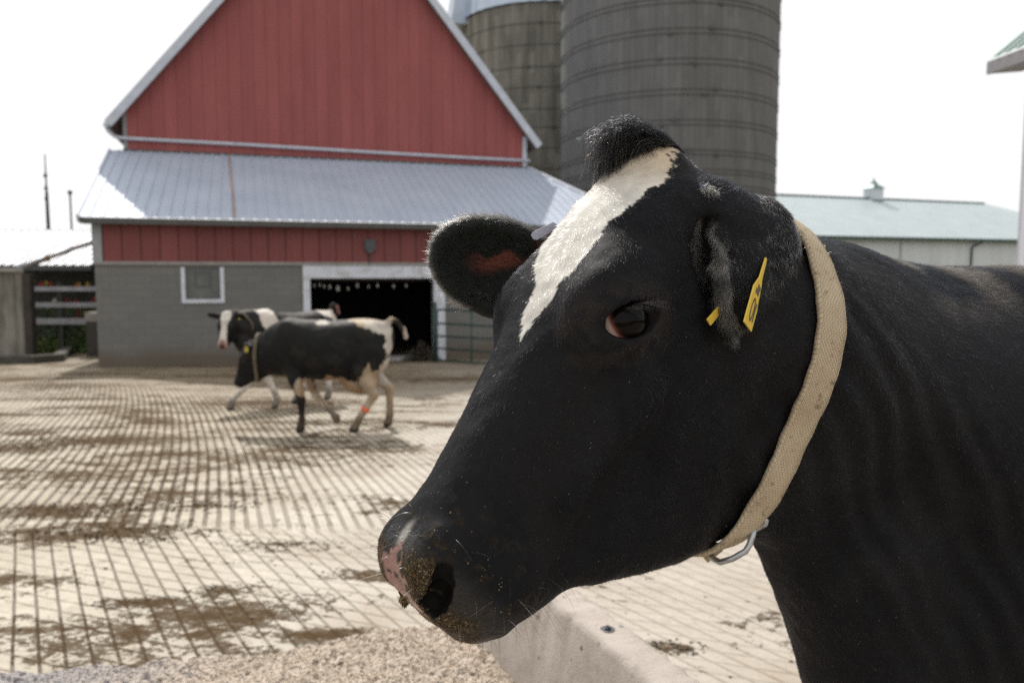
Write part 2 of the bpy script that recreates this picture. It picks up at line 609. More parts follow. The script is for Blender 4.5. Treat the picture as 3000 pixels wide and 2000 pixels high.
def near_cow_field(d=.004):
    hb = np.array([fromH(p) for p in ((-.08, -.1, .05), (.58, -.1, 0), (.58, .1, -.22), (.0, .12, -.3), (.1, -.3, -.1), (.1, .3, -.1))])
    lo, hi = hb.min(0) - .03, hb.max(0) + .03
    fl = Field(axis(lo[0], hi[0], -1.75, hi[0] + .02, d, .016), axis(lo[1], hi[1], -.5, .5, d, .016), axis(lo[2], hi[2], -.1, hi[2] + .02, d, .016))
    T = 1.02
    W = toL
    nk = [([fromH((.035, 0, -.135)), W((.30, 1.06, 1.425)), W((.45, 1.14, 1.395)), W((.70, 1.28, 1.355))], [.070, .080, .088, .10], .05),
          ([fromH((.05, 0, -.14)), W((.27, 1.03, 1.38)), W((.36, 1.07, 1.33)), W((.62, 1.2, 1.22))], [.10, .125, .14, .19], .06),
          ([fromH((.12, 0, -.25)), W((.28, 1.02, 1.24)), W((.36, 1.06, 1.20)), W((.48, 1.11, 1.05)), W((.53, 1.14, .85))], [.055, .075, .085, .10, .095], .06)]
    legs = [front_leg(T, 1, (.05, 0), (.03, 0), -.06), front_leg(T, -1, (.08, 0), (.10, 0), -.06), hind_leg(T, 1, (0, 0), (0, 0), -.06), hind_leg(T, -1, (.1, 0), (.12, 0), -.06)]
    add_body(fl, legs, nk, T)
    add_head(fl, HM, HT, 1.0, N_EARS)
    near_ear(fl)
    return fl
# ------------------------------------------------------------------ near cow: skin, fur, collar, tags
DET = 1.0
BLAZE = [(.288, .012), (.25, -.002), (.212, -.010), (.185, -.034), (.162, -.052), (.122, -.066), (.06, -.066), (.02, -.055), (-.02, -.03), (-.02, .050), (.010, .058), (.040, .068), (.075, .069), (.105, .063), (.128, .055), (.165, .054), (.199, .046), (.239, .029), (.270, .018)]


def eye_frame(sg=1):
    c = EYE * (1, sg, 1); e1 = EYE_E1 / np.linalg.norm(EYE_E1) * (1, sg, 1)
    c = c + e1 * .0035
    o = np.array([.12, .97 * sg, .20]); o -= e1 * (o @ e1); o /= np.linalg.norm(o)
    return c, e1, np.cross(o, e1) * sg, o


def coat_mats():
    m, nt, b = new_mat('cow_skin')
    a = nd(nt, 'ShaderNodeAttribute', _attribute_name='coat'); w = nd(nt, 'ShaderNodeAttribute', _attribute_name='bare')
    mu = nd(nt, 'ShaderNodeAttribute', _attribute_name='mud')
    v = coords(nt)
    n1 = noise(nt, v, 260, 3, .6); n2 = noise(nt, v, 900, 2, .6); n3 = noise(nt, v, 90, 5, .65)
    c = mixc(nt, math_(nt, 'MULTIPLY', n3, .35), a.outputs['Color'], (.03, .026, .022), 'MIX')
    crumb = ramp(nt, n1, [(.34, (.010, .008, .006)), (.52, (.05, .032, .014)), (.66, (.10, .068, .030)), (.8, (.24, .17, .08))])
    mm = math_(nt, 'MULTIPLY', mu.outputs['Fac'], ramp(nt, n3, [(.30, .35), (.5, 1.0)]))
    c = mixc(nt, mm, c, crumb)
    nt.links.new(c, b.inputs['Base Color'])
    r = math_(nt, 'SUBTRACT', .62, math_(nt, 'MULTIPLY', w.outputs['Fac'], .34))
    r = math_(nt, 'ADD', r, math_(nt, 'MULTIPLY', mm, .3))
    nt.links.new(r, b.inputs['Roughness'])
    nt.links.new(math_(nt, 'ADD', .09, math_(nt, 'MULTIPLY', math_(nt, 'SUBTRACT', w.outputs['Fac'], mm, None, True), .3)), b.inputs['Specular IOR Level'])
    h = math_(nt, 'ADD', math_(nt, 'MULTIPLY', n2, .35), math_(nt, 'MULTIPLY', math_(nt, 'MULTIPLY', n1, mu.outputs['Fac']), 2.2))
    vo = nd(nt, 'ShaderNodeTexVoronoi', Scale=330); nt.links.new(v, vo.inputs['Vector'])
    h = math_(nt, 'ADD', h, math_(nt, 'MULTIPLY', math_(nt, 'MULTIPLY', vo.outputs['Distance'], w.outputs['Fac']), -1.1))
    bump(nt, b, h, .55, .0016)
    hm = bpy.data.materials.new('cow_hair'); hm.use_nodes = True
    t = hm.node_tree; t.nodes.clear()
    o = t.nodes.new('ShaderNodeOutputMaterial'); hb = t.nodes.new('ShaderNodeBsdfHairPrincipled'); hb.parametrization = 'COLOR'
    at_ = nd(t, 'ShaderNodeAttribute', _attribute_name='tint')
    t.links.new(at_.outputs['Color'], hb.inputs['Color'])
    hb.inputs['Roughness'].default_value = .24; hb.inputs['Radial Roughness'].default_value = .5
    hb.inputs['Random Roughness'].default_value = .3; hb.inputs['IOR'].default_value = 1.36; hb.inputs['Coat'].default_value = 0.0
    t.links.new(hb.outputs[0], o.inputs[0])
    return m, hm


def hair_obj(name, P, r0, r1, C, mat, parent):
    """P (n,k,3) control points, r0/r1 root and tip radius, C (n,3)"""
    n, k, _ = P.shape
    cu = bpy.data.hair_curves.new(name)
    cu.add_curves([k] * n)
    cu.attributes['position'].data.foreach_set('vector', np.ascontiguousarray(P, np.float32).ravel())
    ra = cu.attributes.get('radius') or cu.attributes.new('radius', 'FLOAT', 'POINT')
    t = np.linspace(0, 1, k)[None, :]
    r0 = np.broadcast_to(np.asarray(r0, float).reshape(-1, 1), (n, 1)); r1 = np.broadcast_to(np.asarray(r1, float).reshape(-1, 1), (n, 1))
    ra.data.foreach_set('value', (r0 + (r1 - r0) * t ** 1.5).astype(np.float32).ravel())
    ca = cu.attributes.new('tint', 'FLOAT_COLOR', 'CURVE')
    D = np.ones((n, 4), np.float32); D[:, :3] = C
    ca.data.foreach_set('color', D.ravel())
    o = bpy.data.objects.new(name, cu); COL.objects.link(o)
    cu.materials.append(mat)
    o.parent = parent
    return o


def scatter(V, F, N, dens, n):
    """n random points on quads, weighted by area*density; returns point, normal, quad index, weights"""
    T = np.concatenate([F[:, [0, 1, 2]], F[:, [0, 2, 3]]])
    ar = np.linalg.norm(np.cross(V[T[:, 1]] - V[T[:, 0]], V[T[:, 2]] - V[T[:, 0]]), axis=1)
    w = ar * dens[T].mean(1)
    cdf = np.cumsum(w); i = np.searchsorted(cdf, RNG.random(n) * cdf[-1]); i = np.minimum(i, len(T) - 1)
    a, b = RNG.random(n), RNG.random(n); m = a + b > 1
    a = np.where(m, 1 - a, a); b = np.where(m, 1 - b, b)
    B = np.stack([1 - a - b, a, b], 1)
    t = T[i]
    P = (V[t] * B[:, :, None]).sum(1); Nn = (N[t] * B[:, :, None]).sum(1)
    Nn /= np.maximum(np.linalg.norm(Nn, axis=1), 1e-9)[:, None]
    return P, Nn, t, B


def tang(D, N):
    D = D - N * (D * N).sum(1)[:, None]
    return D / np.maximum(np.linalg.norm(D, axis=1), 1e-9)[:, None]


def build_near_cow(d=.0036, nf=330000):
    fl = near_cow_field(d)
    V, F = fl.mesh()
    V = relax(V, F, 4)
    N = normals(V, F)
    H = toH(V); f, l, u = H.T
    al = np.abs(l)
    onhead = sstep(-.10, .0, f) * (1 - sstep(.16, .24, al)) * sstep(-.48, -.40, u)
    # ---------------- surface detail
    D = np.zeros(len(V))
    D += .0022 * fbm(V, 14, 3) * (1 - .4 * onhead)
    D += .0007 * fbm(V, 60, 2)
    wr = vnoise(V, 22) * .005
    # folds round the eyes
    for sg in (1, -1):
        c, e1, e2, o = eye_frame(sg)
        q = H - c; a_, b_, h_ = q @ e1, q @ e2, q @ o
        up = np.where((e2[2] > 0), b_, -b_)
        rho = np.sqrt((a_ / 1.55) ** 2 + b_ ** 2)
        m = (h_ > 0) * sstep(.012, .016, rho) * (1 - sstep(.035, .055, rho))
        ph = rho + wr * .5
        D += m * (.0007 * np.cos(2 * np.pi * (ph - .017) / .0075)) * sstep(-.004, .012, up) * np.exp(-((rho - .026) / .013) ** 2)
        D += m * .0004 * np.cos(2 * np.pi * (ph - .018) / .008) * sstep(-.004, .01, -up) * np.exp(-((rho - .024) / .008) ** 2)
        D -= .0035 * np.exp(-((a_ + .045) / .02) ** 2 - (b_ / .014) ** 2) * (h_ > 0)          # tear hollow
        # ridges beside the blaze
        ls = l * sg
        m = sstep(.060, .070, ls) * (1 - sstep(.090, .105, ls)) * sstep(.10, .14, f) * (1 - sstep(.27, .33, f)) * (u > -.075)
        D += .0018 * np.exp(-((ls - .064) / .010) ** 2) * sstep(.12, .16, f) * (1 - sstep(.26, .34, f)) * (u > -.06)
        # soft muscle bands over the cheek, folds at the throat
        m = sstep(.04, .06, ls) * sstep(-.38, -.30, u) * (1 - sstep(-.14, -.09, u)) * (f > .05)
        D += m * .0022 * np.sin(2 * np.pi * (f * .8 + u * .9 + .02 * vnoise(V, 9)) / .085)
    for sg in (1, -1):
        ls = l * sg; side = sstep(.02, .045, ls)
        def seg(p, q_):
            p, q_ = np.array(p), np.array(q_); ab = q_ - p; X2 = np.stack([f, u], 1)
            t_ = np.clip(((X2 - p) @ ab) / (ab @ ab), 0, 1)
            return np.linalg.norm(X2 - p - t_[:, None] * ab, axis=1)
        D += side * .0050 * np.exp(-(seg((.25, -.135), (.40, -.150)) / .018) ** 2)                 # facial crest
        D -= side * .0045 * np.exp(-(seg((.30, -.215), (.41, -.205)) / .024) ** 2)                 # hollow of the cheek
        D -= side * .0035 * np.exp(-(np.minimum(seg((.12, -.13), (.20, -.24)), seg((.20, -.24), (.25, -.35))) / .014) ** 2)   # front edge of the jaw muscle
        D += side * .0018 * np.exp(-(np.minimum(seg((.27, -.10), (.33, -.17)), seg((.33, -.17), (.37, -.25))) / .005) ** 2)   # vein
        D += side * .0022 * np.exp(-(seg((.44, -.10), (.49, -.165)) / .012) ** 2)
    thr = sstep(-.05, .02, f) * (1 - sstep(.20, .32, f)) * sstep(.22, .30, -u) * (al < .2)
    D += thr * .0030 * np.sin(2 * np.pi * (f + .25 * u + .012 * vnoise(V, 12)) / .042)
    # hanging folds along the neck
    x, y, z = V.T
    m = sstep(.14, .24, x) * (1 - sstep(.56, .66, x)) * sstep(1.05, 1.2, z) * (al < .4)
    ph = x - .30 * (1.5 - z) ** 2 * 1.2 + .045 * vnoise(V * (1, 1, .35), 5) + .012 * vnoise(V, 14)
    rid = np.abs(np.sin(np.pi * ph / .052))
    D -= m * .0013 * (1 - rid) ** 3 * sstep(-.5, .4, vnoise(V, 5))
    # shoulder muscles
    m = (1 - sstep(.10, .25, x)) * sstep(-.3, -.1, x)
    D += m * .006 * vnoise(V * (1, 1, .5), 6)
    V = V + N * D[:, None]
    N = normals(V, F)
    H = toH(V); f, l, u = H.T; al = np.abs(l)

    # ---------------- colours of the coat
    rag = .0045 * fbm(V, 55, 3) + .0015 * vnoise(V, 240)
    fb, lb = f + rag, l + .0045 * fbm(V + 3.1, 60, 3) + .0015 * vnoise(V + 8, 260)
    white = in_poly(fb, lb, BLAZE) & (u > -.06)
    bare = np.zeros(len(V)); mud = np.zeros(len(V)); Cc = np.full((len(V), 3), (.0030, .0038, .0062))
    dust = sstep(.1, .6, fbm(V, 7, 4))
    Cc = Cc + dust[:, None] * np.array([.0040, .0032, .0024])
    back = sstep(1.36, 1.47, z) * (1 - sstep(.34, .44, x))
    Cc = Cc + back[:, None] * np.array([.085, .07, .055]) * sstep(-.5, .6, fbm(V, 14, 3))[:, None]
    c, e1, e2, o = eye_frame(1)
    q = H - c; a_, b_ = q @ e1, q @ e2
    rr = np.sqrt(((a_ + .012) / 1.6) ** 2 + b_ ** 2)
    brown = sstep(.018, .028, rr) * (1 - sstep(.03, .055, rr)) * sstep(.0, .5, .4 + fbm(V, 40, 3)) * (q @ o > -.02)
    Cc = Cc + brown[:, None] * np.array([.012, .008, .005])
    ivory = np.array([.80, .76, .69]); cream = np.array([.66, .52, .37])
    tw = sstep(.10, .0, f)
    Wc = ivory * (1 - tw[:, None]) + cream * tw[:, None]
    Wc = Wc * (.86 + .14 * fbm(V, 60, 3)[:, None])
    Cc = np.where(white[:, None], Wc, Cc)
    spot = np.exp(-((f - .515) / .015) ** 2 - ((l - .004 + (f - .515) * .2) / .0075) ** 2) * (u > -.06)
    Cc = Cc * (1 - (.7 * sstep(.1, .9, spot + .12 * rag / .006))[:, None]) + np.array([.60, .56, .50]) * (.7 * sstep(.1, .9, spot + .12 * rag / .006))[:, None]
    nose = sstep(.505, .535, f + .012 * (al < .03) + .2 * rag) * sstep(-.172, -.155, u)
    bare = np.maximum(bare, nose)
    pinkm = nose * (np.abs(l + .010 + .5 * rag) < (.024 + .006 * fbm(V, 40, 2))) * sstep(-.03, -.05, u + rag) * (1 - sstep(-.155, -.135, -(-u - .29)) * 0)
    pinkm = pinkm * (fbm(V, 75, 3) > -.42)
    Cc = np.where((pinkm > .4)[:, None], np.array([.40, .215, .19]) * (1 + .2 * fbm(V, 120, 2)[:, None]), Cc)
    nd_ = np.linalg.norm((H - np.array([.545, .045, -.082])) * (1, .85, .9), axis=1)
    mud = nose * (pinkm < .4) * sstep(.060, .034, nd_ + .8 * rag) * (l > .004) * sstep(.070, .054, l + rag)
    mud = np.maximum(mud, nose * sstep(-.10, -.115, u + rag) * (1 - sstep(-.13, -.14, -(-u))) * .0 + nose * sstep(-.105, -.12, u + rag) * sstep(-.160, -.142, u) * .75 * sstep(.062, .045, al))
    far = nose * (l < -.03) * .8
    mud = np.maximum(mud, far)
    mud = np.maximum(mud, .30 * sstep(.42, .52, f) * (fbm(V, 90, 2) > .35) * (u > -.2))
    # inside of the nostrils and the ears
    nos = np.minimum(np.linalg.norm(H - np.array([.542, .044, -.086]), axis=1), np.linalg.norm(H - np.array([.524, .052, -.078]), axis=1))
    inn0 = ((N @ HM)[:, 1] * np.sign(l) < .3) & (np.linalg.norm((H - np.array([.538, .0, -.082])) * (1, 0, 1), axis=1) < .026) & (al < .058) & (al > .012) & ((N @ HM)[:, 0] < .6)
    inn = np.zeros(len(V), bool)
    for sg in (1, -1):
        for (c_, r_) in NOSTRIL_BALLS:
            inn |= np.linalg.norm((H - np.array(c_) * (1, sg, 1)), axis=1) < r_ + .0012
    earfar = np.zeros(len(V))
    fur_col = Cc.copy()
    fur_len = .0068 - .002 * sstep(.35, .5, f)
    fur_len = np.where(x > .9, fur_len, .009)
    fur_len = fur_len + .006 * back
    light = np.zeros(len(V))
    fluff = np.zeros(len(V))
    for i, (b, e, n, L, wd, th) in [(1, N_EARS[1])]:
        e = e / np.linalg.norm(e); n = n - e * (n @ e); n /= np.linalg.norm(n); w_ = np.cross(n, e)
        q = H - b; qa, qw, qn = q @ e, q @ w_, q @ n
        inside = (qa > -.01) & (qa < L * 1.08) & (np.abs(qw) < wd * 1.15) & (np.abs(qn) < th * 1.4) & (al > .100 if i == 0 else l < -.098)
        earfar = np.where(inside, 1, earfar)
        nn = (N @ HM) @ n
        innr = inside & (nn > .25)
        if i == 1:
            soft = inside * sstep(.1, .7, nn)
            innr = soft
            pk = innr * sstep(.45, .1, np.abs(qw / wd + .30 + .25 * np.sin(qa * 40))) * sstep(.9, .55, qa / L) * sstep(-.1, .25, fbm(V, 22, 3) + .12)
            pk2 = innr * sstep(.4, .1, np.abs(qw / wd - .15)) * sstep(.7, .3, qa / L) * sstep(-.1, .25, fbm(V + 5, 22, 3) + .1)
            pk = np.maximum(pk, pk2)
            pk = np.clip(pk, 0, 1) * .9
            fur_col = fur_col * (1 - .6 * pk[:, None]) + np.array([.16, .055, .038]) * .6 * pk[:, None]
            Cc = Cc * (1 - pk[:, None]) + np.array([.24, .075, .050]) * pk[:, None]
            dk_ = (soft * (1 - pk))[:, None]
            Cc = Cc * (1 - dk_) + np.array([.016, .019, .017]) * dk_
        else:
            Cc = np.where(innr[:, None], np.array([.012, .011, .011]), Cc)
        rim = inside & (nn > -.45) & (nn < .72) & (qn > th * .05)
        g = np.array([.26, .24, .21]) if i == 0 else np.array([.05, .047, .042])
        light = np.where(rim, 1, light)
        rimv = sstep(-.5, .4, fbm(V, 30, 2) + .2)[:, None]
        fur_col = np.where(rim[:, None], g * rimv + .02, fur_col)
        fur_col = np.where((inside & ~rim)[:, None], np.array([.040, .038, .036]) if i == 0 else np.array([.014, .0145, .014]), fur_col)
        fur_len = np.where(rim, .017 if i == 0 else .014, fur_len)
        fur_len = np.where(inside & ~rim, .010, fur_len)
        fluff = np.where(rim, .8, fluff)
    # the near ear
    dF = chain_dist(V, EAR_FRONT, EAR_FRONT_R); dB = chain_dist(V, EAR_BACK, EAR_BACK_R)
    dS = np.min([chain_dist(V, [p, q_], [ra, rb]) for p, q_, ra, rb in EAR_SHEET], axis=0)
    dH = chain_dist(V, [c_ for c_, _ in EAR_HOLLOW], [r_ for _, r_ in EAR_HOLLOW])
    rimn = (dF < .0028) | (dB < .0028)
    hol = (dH < .004) & ~rimn
    sheet = (dS < .004) & ~rimn & ~hol
    earfar = np.where(rimn | sheet, 2, earfar)
    mot = sstep(-.5, .5, fbm(V, 34, 3) + .15)[:, None]
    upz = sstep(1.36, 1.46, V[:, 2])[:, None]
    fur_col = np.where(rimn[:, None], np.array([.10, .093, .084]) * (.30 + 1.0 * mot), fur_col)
    fur_col = np.where(sheet[:, None], np.array([.020, .0195, .019]) + np.array([.065, .062, .058]) * upz * mot, fur_col)  # ear back paler upwards: light from above put into the fur colour
    fur_len = np.where(rimn, .010, np.where(sheet, .008, fur_len))
    fluff = np.where(rimn, .9, fluff); light = np.where(rimn, 1, light)
    Cc = np.where(hol[:, None], np.array([.006, .0055, .005]), Cc); Cc = np.where(rimn[:, None], np.array([.05, .047, .043]), Cc)
    fur_col = np.where(white[:, None], Wc, fur_col); fur_len = np.where(white & (f > -.01), .0085, fur_len)
    Cc = np.where(inn[:, None], np.array([.004, .003, .003]), Cc)
    mud = np.where(inn, 0, mud); bare = np.where(inn, 0, bare); Cc = np.where(inn[:, None], .0012, Cc)

    root = empty('cow', N_O, 0)
    root.rotation_euler = (0, 0, math.pi + R_(N_YAW))
    tag(root, 'big black cow close up with a white blaze and a tan neck collar', 'cow', 'dairy cows')
    skin, hairm = coat_mats()
    me = np_mesh('body', V, F)
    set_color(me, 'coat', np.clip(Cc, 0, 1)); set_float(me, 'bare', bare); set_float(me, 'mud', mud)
    body = link('body', me, skin, root)

    # ---------------- fur
    nearby = sstep(-.15, .1, x)
    dens = (.05 + .95 * nearby) * (z > .6) * np.where(onhead > .5, 1.6, 1.0)
    dens = dens * (1 - .93 * bare) * (~inn)
    dens = np.where(earfar > 0, dens * 2.2, dens)
    dens = np.where(light > 0, dens * 2.0, dens); dens = np.where(hol, dens * .12, dens)
    c, e1, e2, o = eye_frame(1)
    qq = H - c
    dens = np.where((np.sqrt((qq @ e1 / 2.2) ** 2 + (qq @ e2) ** 2) < .0205) & (qq @ o > 0), 0, dens)
    c2, f1, f2, o2 = eye_frame(-1)
    qq = H - c2
    dens = np.where((np.sqrt((qq @ f1 / 2.2) ** 2 + (qq @ f2) ** 2) < .0185) & (qq @ o2 > 0), 0, dens)
    P, Nn, t, B = scatter(V, F, N, dens, int(nf * DET))
    h = toH(P); hf, hl, hu = h.T
    pick = lambda X: (X[t] * B.reshape(len(t), 3, *([1] * (X.ndim - 1)))).sum(1)
    hd = pick(onhead)
    k = np.tanh((hf - .10) / .05)[:, None]
    face = np.stack([k[:, 0] * 1.0, np.sign(hl) * .55 * np.exp(-((hf - .1) / .08) ** 2) + .25 * np.sign(hl), np.zeros(len(h))], 1)
    cheek = np.stack([.35 + 0 * hf, .1 * np.sign(hl), -1.0 + 0 * hf], 1)
    cw = sstep(-.06, -.14, hu)[:, None]
    Dh = (face * (1 - cw) + cheek * cw) @ HM.T
    Db = np.stack([-.75 + 0 * hf, 0 * hf, -.65 + 0 * hf], 1)
    T_ = Dh * hd[:, None] + Db * (1 - hd[:, None])
    T_ += .22 * np.stack([vnoise(P, 26), vnoise(P + 7, 26), vnoise(P + 13, 26)], 1)
    ef = pick((earfar == 1).astype(float))[:, None]; en = pick((earfar == 2).astype(float))[:, None]
    e = HM @ (N_EARS[1][1] / np.linalg.norm(N_EARS[1][1]))
    T_ = T_ * (1 - ef) + (e + .3 * RNG.normal(size=P.shape)) * ef
    T_ = T_ * (1 - en) + (np.array([.35, .25, -.85]) + .35 * RNG.normal(size=P.shape)) * en
    T_ = tang(T_ + .10 * RNG.normal(size=P.shape), Nn)
    Ls = pick(fur_len) * (.65 + .6 * RNG.random(len(P)))
    lift = .12 + .12 * RNG.random(len(P)) + pick(fluff) * RNG.random(len(P)) * .9
    K = 4
    s = np.linspace(0, 1, K)
    pts = P[:, None, :] + T_[:, None, :] * (Ls[:, None] * s)[:, :, None] + Nn[:, None, :] * ((lift * Ls)[:, None] * (s * (1.25 - .55 * s)))[:, :, None] - Nn[:, None, :] * .0008
    wob = RNG.normal(size=(len(P), 1, 3)) * (Ls[:, None, None] * .10) * (s ** 2)[None, :, None]
    pts = pts + wob
    col = pick(fur_col) * (.7 + .6 * RNG.random(len(P)))[:, None]
    wm = col.mean(1) > .3
    cl = .55 + .9 * sstep(-.5, .6, vnoise(P, 170) + .5 * vnoise(P + 3, 420))
    col = np.where(wm[:, None], col * (.8 + .25 * cl)[:, None], col * cl[:, None])
    gl_ = (RNG.random(len(P)) < .04) & ~wm
    col = np.where(gl_[:, None], col + np.array([.022, .030, .046]) * RNG.random((len(P), 1)), col)  # blue-grey lift on sparse hairs: glints of coat sheen put into the colour
    col = np.clip(col, .0015, .9)
    hair_obj('fur', pts, np.where(wm, .00015, np.where(gl_, .00019, .00014)) / DET ** .5, .00004, col, hairm, root)

    # ---------------- forelock: long hair off the poll, swept forward over the forehead
    n = 15000
    rl = RNG.normal(.008, .024, n).clip(-.046, .046); rf = RNG.uniform(-.034, .004, n) * (1 - .55 * sstep(.01, .045, rl))
    from mathutils.bvhtree import BVHTree
    bv = BVHTree.FromPolygons(V.tolist(), F.tolist())
    rp = np.zeros((n, 3)); ok = np.zeros(n, bool)
    for i in range(n):
        a = fromH(np.array([rf[i], rl[i], .12])); dd = HM @ np.array([.0, 0, -1.0])
        hit = bv.ray_cast(Vector(a), Vector(dd))
        if hit[0] is not None and hit[3] < .26: rp[i] = hit[0]; ok[i] = True
    rp = rp[ok]; n = len(rp); rh = toH(rp)
    clump = np.floor(RNG.random(n) * 130).astype(int); cs = RNG.normal(size=(130, 3))
    q = cs[clump]
    frontness = sstep(-.035, .005, rh[:, 0])
    sweep = np.stack([.024 + .006 * q[:, 0], -.024 + .007 * q[:, 1] - rh[:, 1] * .25, .012 + .006 * q[:, 2]], 1) * (.35 + .65 * frontness)[:, None] * (.85 + .3 * RNG.random(n))[:, None]
    upv = (.018 - .004 * frontness + .008 * sstep(.012, .034, rh[:, 1]) + .006 * q[:, 2] + .0015 * RNG.normal(size=n))
    K = 9; s = np.linspace(0, 1, K)[None, :]
    arch = np.sin(np.minimum(s * 1.25, 1.15) * np.pi * .62)
    ln = (.9 + .25 * RNG.random(n))[:, None]
    Hf = rh[:, None, :] + sweep[:, None, :] * (s ** 1.5 * ln)[:, :, None] * 1.15
    Hf[:, :, 2] += upv[:, None] * arch * ln * .95 - (s ** 3) * .046 * (.1 + frontness[:, None]) * ln
    Hf += (RNG.normal(size=(n, 1, 3)) * .0012 + q[:, None, :] * .0055) * (s ** 1.2)[:, :, None]
    Hf[:, :, 1] += (.0055 * np.sin(s * 8 + q[:, :1] * 3)); Hf[:, :, 2] += .004 * s * np.sin(s * 9 + q[:, 1:2] * 3)
    pts = fromH(Hf.reshape(-1, 3)).reshape(n, K, 3)
    bc = np.array([.004, .004, .0045]); tcol = np.where((rh[:, 0] > .0)[:, None] & (RNG.random(n) < .12)[:, None], np.array([.35, .27, .18]), bc * (.6 + .9 * RNG.random(n))[:, None])
    hair_obj('forelock', pts, .00021, .00009, tcol, hairm, root)

    # ---------------- whiskers, chin bristles, lashes
    segs, cols, rad = [], [], []
    def strand(p, n_, L, bend, col, r, K=7):
        s = np.linspace(0, 1, K)[:, None]
        segs.append(p + n_ * (L * s) + bend * (L * s ** 2)); cols.append(col); rad.append(r)
    dens = sstep(.47, .52, f) * (u > -.16) * (~inn)
    P, Nn, t, B = scatter(V, F, N, dens, 90)
    for p, n_ in zip(P, Nn):
        wht = RNG.random() < .6
        strand(p - n_ * .001, n_ + .35 * RNG.normal(size=3), RNG.uniform(.012, .036), np.array([0, 0, -.5]) + .25 * RNG.normal(size=3), (.75, .72, .66) if wht else (.03, .027, .025), .00019)
    dens = sstep(.44, .49, f) * (u < -.15)
    P, Nn, t, B = scatter(V, F, N, dens, 700)
    for p, n_ in zip(P, Nn):
        L = RNG.uniform(.008, .018) if RNG.random() < .86 else RNG.uniform(.022, .042)
        strand(p - n_ * .001, n_ * .8 + .25 * RNG.normal(size=3) + np.array([-.25, 0, -.35]), L, np.array([0, 0, -.3]) + .25 * RNG.normal(size=3), (.014, .013, .012), .0002)
    for sg in (1, -1):
        c, e1, e2, o = eye_frame(sg)
        upd = e2 if e2[2] > 0 else -e2
        for i in range(70):
            a_ = RNG.uniform(-.012, .023)
            p = c + e1 * a_ + upd * (.0140 * math.sqrt(max(0, 1 - (a_ / .027) ** 2)) + .001) + o * .0265
            dr = o * .75 + upd * (.05 + .2 * RNG.normal()) + e1 * (.75 + .25 * RNG.normal()) - upd * .25
            strand(fromH(p), HM @ dr, RNG.uniform(.012, .021), HM @ (upd * -.15 + e1 * .25), (.05, .045, .04) if RNG.random() < .3 else (.012, .011, .011), .00013)
    hair_obj('whiskers', np.array(segs), np.array(rad), .00003, np.array(cols), hairm, root)

    # ---------------- eyes
    em, nt, b = new_mat('cow_eye')
    g = nd(nt, 'ShaderNodeTexCoord'); sx = nt.nodes.new('ShaderNodeSeparateXYZ'); nt.links.new(g.outputs['Object'], sx.inputs[0])
    cz = math_(nt, 'DIVIDE', sx.outputs['Z'], .0290)
    colr = ramp(nt, math_(nt, 'ADD', math_(nt, 'MULTIPLY', cz, .5), .5), [(0, (.74, .55, .50)), (.60, (.72, .50, .45)), (.655, (.20, .07, .045)), (.70, (.030, .012, .008)), (.74, (.004, .003, .002)), (.85, (.006, .004, .003)), (1, (.001, .001, .0015))])
    nt.links.new(colr, b.inputs['Base Color'])
    b.inputs['Roughness'].default_value = .02; b.inputs['Specular IOR Level'].default_value = .10
    for sg in (1, -1):
        c, e1, e2, o = eye_frame(sg)
        bm = bmesh.new(); bmesh.ops.create_uvsphere(bm, u_segments=48, v_segments=32, radius=.0290)
        for v_ in bm.verts:
            if v_.co.z > .021: v_.co.z += .001 * sstep(.021, .028, v_.co.z)
        me = bpy.data.meshes.new('eye'); bm.to_mesh(me); bm.free()
        me.polygons.foreach_set('use_smooth', [True] * len(me.polygons))
        upd = e2 if e2[2] > 0 else -e2
        gz = o + e1 * .36 + upd * .20; gz /= np.linalg.norm(gz)
        gx = e1 - gz * (e1 @ gz); gx /= np.linalg.norm(gx)
        A = HM @ np.stack([gx, np.cross(gz, gx), gz], 1)
        eo = link('eye', me, em, root)
        M4 = Matrix(A.tolist()).to_4x4(); M4.translation = Vector(fromH(c - o * .0030 + e1 * .0022)); M4 = M4 @ Matrix.Diagonal((1.10, 1, 1, 1))
        eo.matrix_local = M4

    # ---------------- collar round the neck, following the skin
    mid = np.array([(.640, .12, 1.496), (.618, .133, 1.452), (.630, .156, 1.413), (.642, .167, 1.363), (.646, .163, 1.313), (.643, .147, 1.259), (.656, .13, 1.208), (.668, .103, 1.163)])
    top, bot = np.array([.612, .0, 1.515]), np.array([.70, .02, 1.135])
    ctr = np.array([.668, .0, 1.33])
    nrm = np.cross(np.array([0, 1.0, 0]), (top - bot)); nrm /= np.linalg.norm(nrm)
    if nrm[0] < 0: nrm = -nrm
    zz = top - bot; zz /= np.linalg.norm(zz); yy = np.cross(zz, nrm)
    rel = V - ctr
    hh = rel @ nrm
    nb = 96; rows = []
    for off in (-.0185, -.0095, 0, .0095, .0185):
        # the real strap bows: its middle follows the traced line on the side
        sel = (np.abs(rel @ yy) < .26) & (np.abs(rel @ zz) < .26)
        ang = np.arctan2(rel @ yy, rel @ zz)
        bow = -.004 * np.sin(np.abs(ang))
        sl = sel & (np.abs(hh - off - bow) < .008) & (earfar < .5)
        R = np.zeros(nb)
        rr = np.hypot(rel[sl] @ yy, rel[sl] @ zz); aa = ang[sl]
        for i in range(nb):
            a0 = -math.pi + 2 * math.pi * i / nb
            m = np.abs((aa - a0 + math.pi) % (2 * math.pi) - math.pi) < .075
            R[i] = rr[m].max() if m.any() else np.nan
        okk = ~np.isnan(R); R = np.interp(np.arange(nb), np.arange(nb)[okk], R[okk], period=nb)
        for _ in range(7): R = .25 * np.roll(R, 1) + .5 * R + .25 * np.roll(R, -1)
        rows.append((off, R))
    Rm = np.max([r for _, r in rows], axis=0)
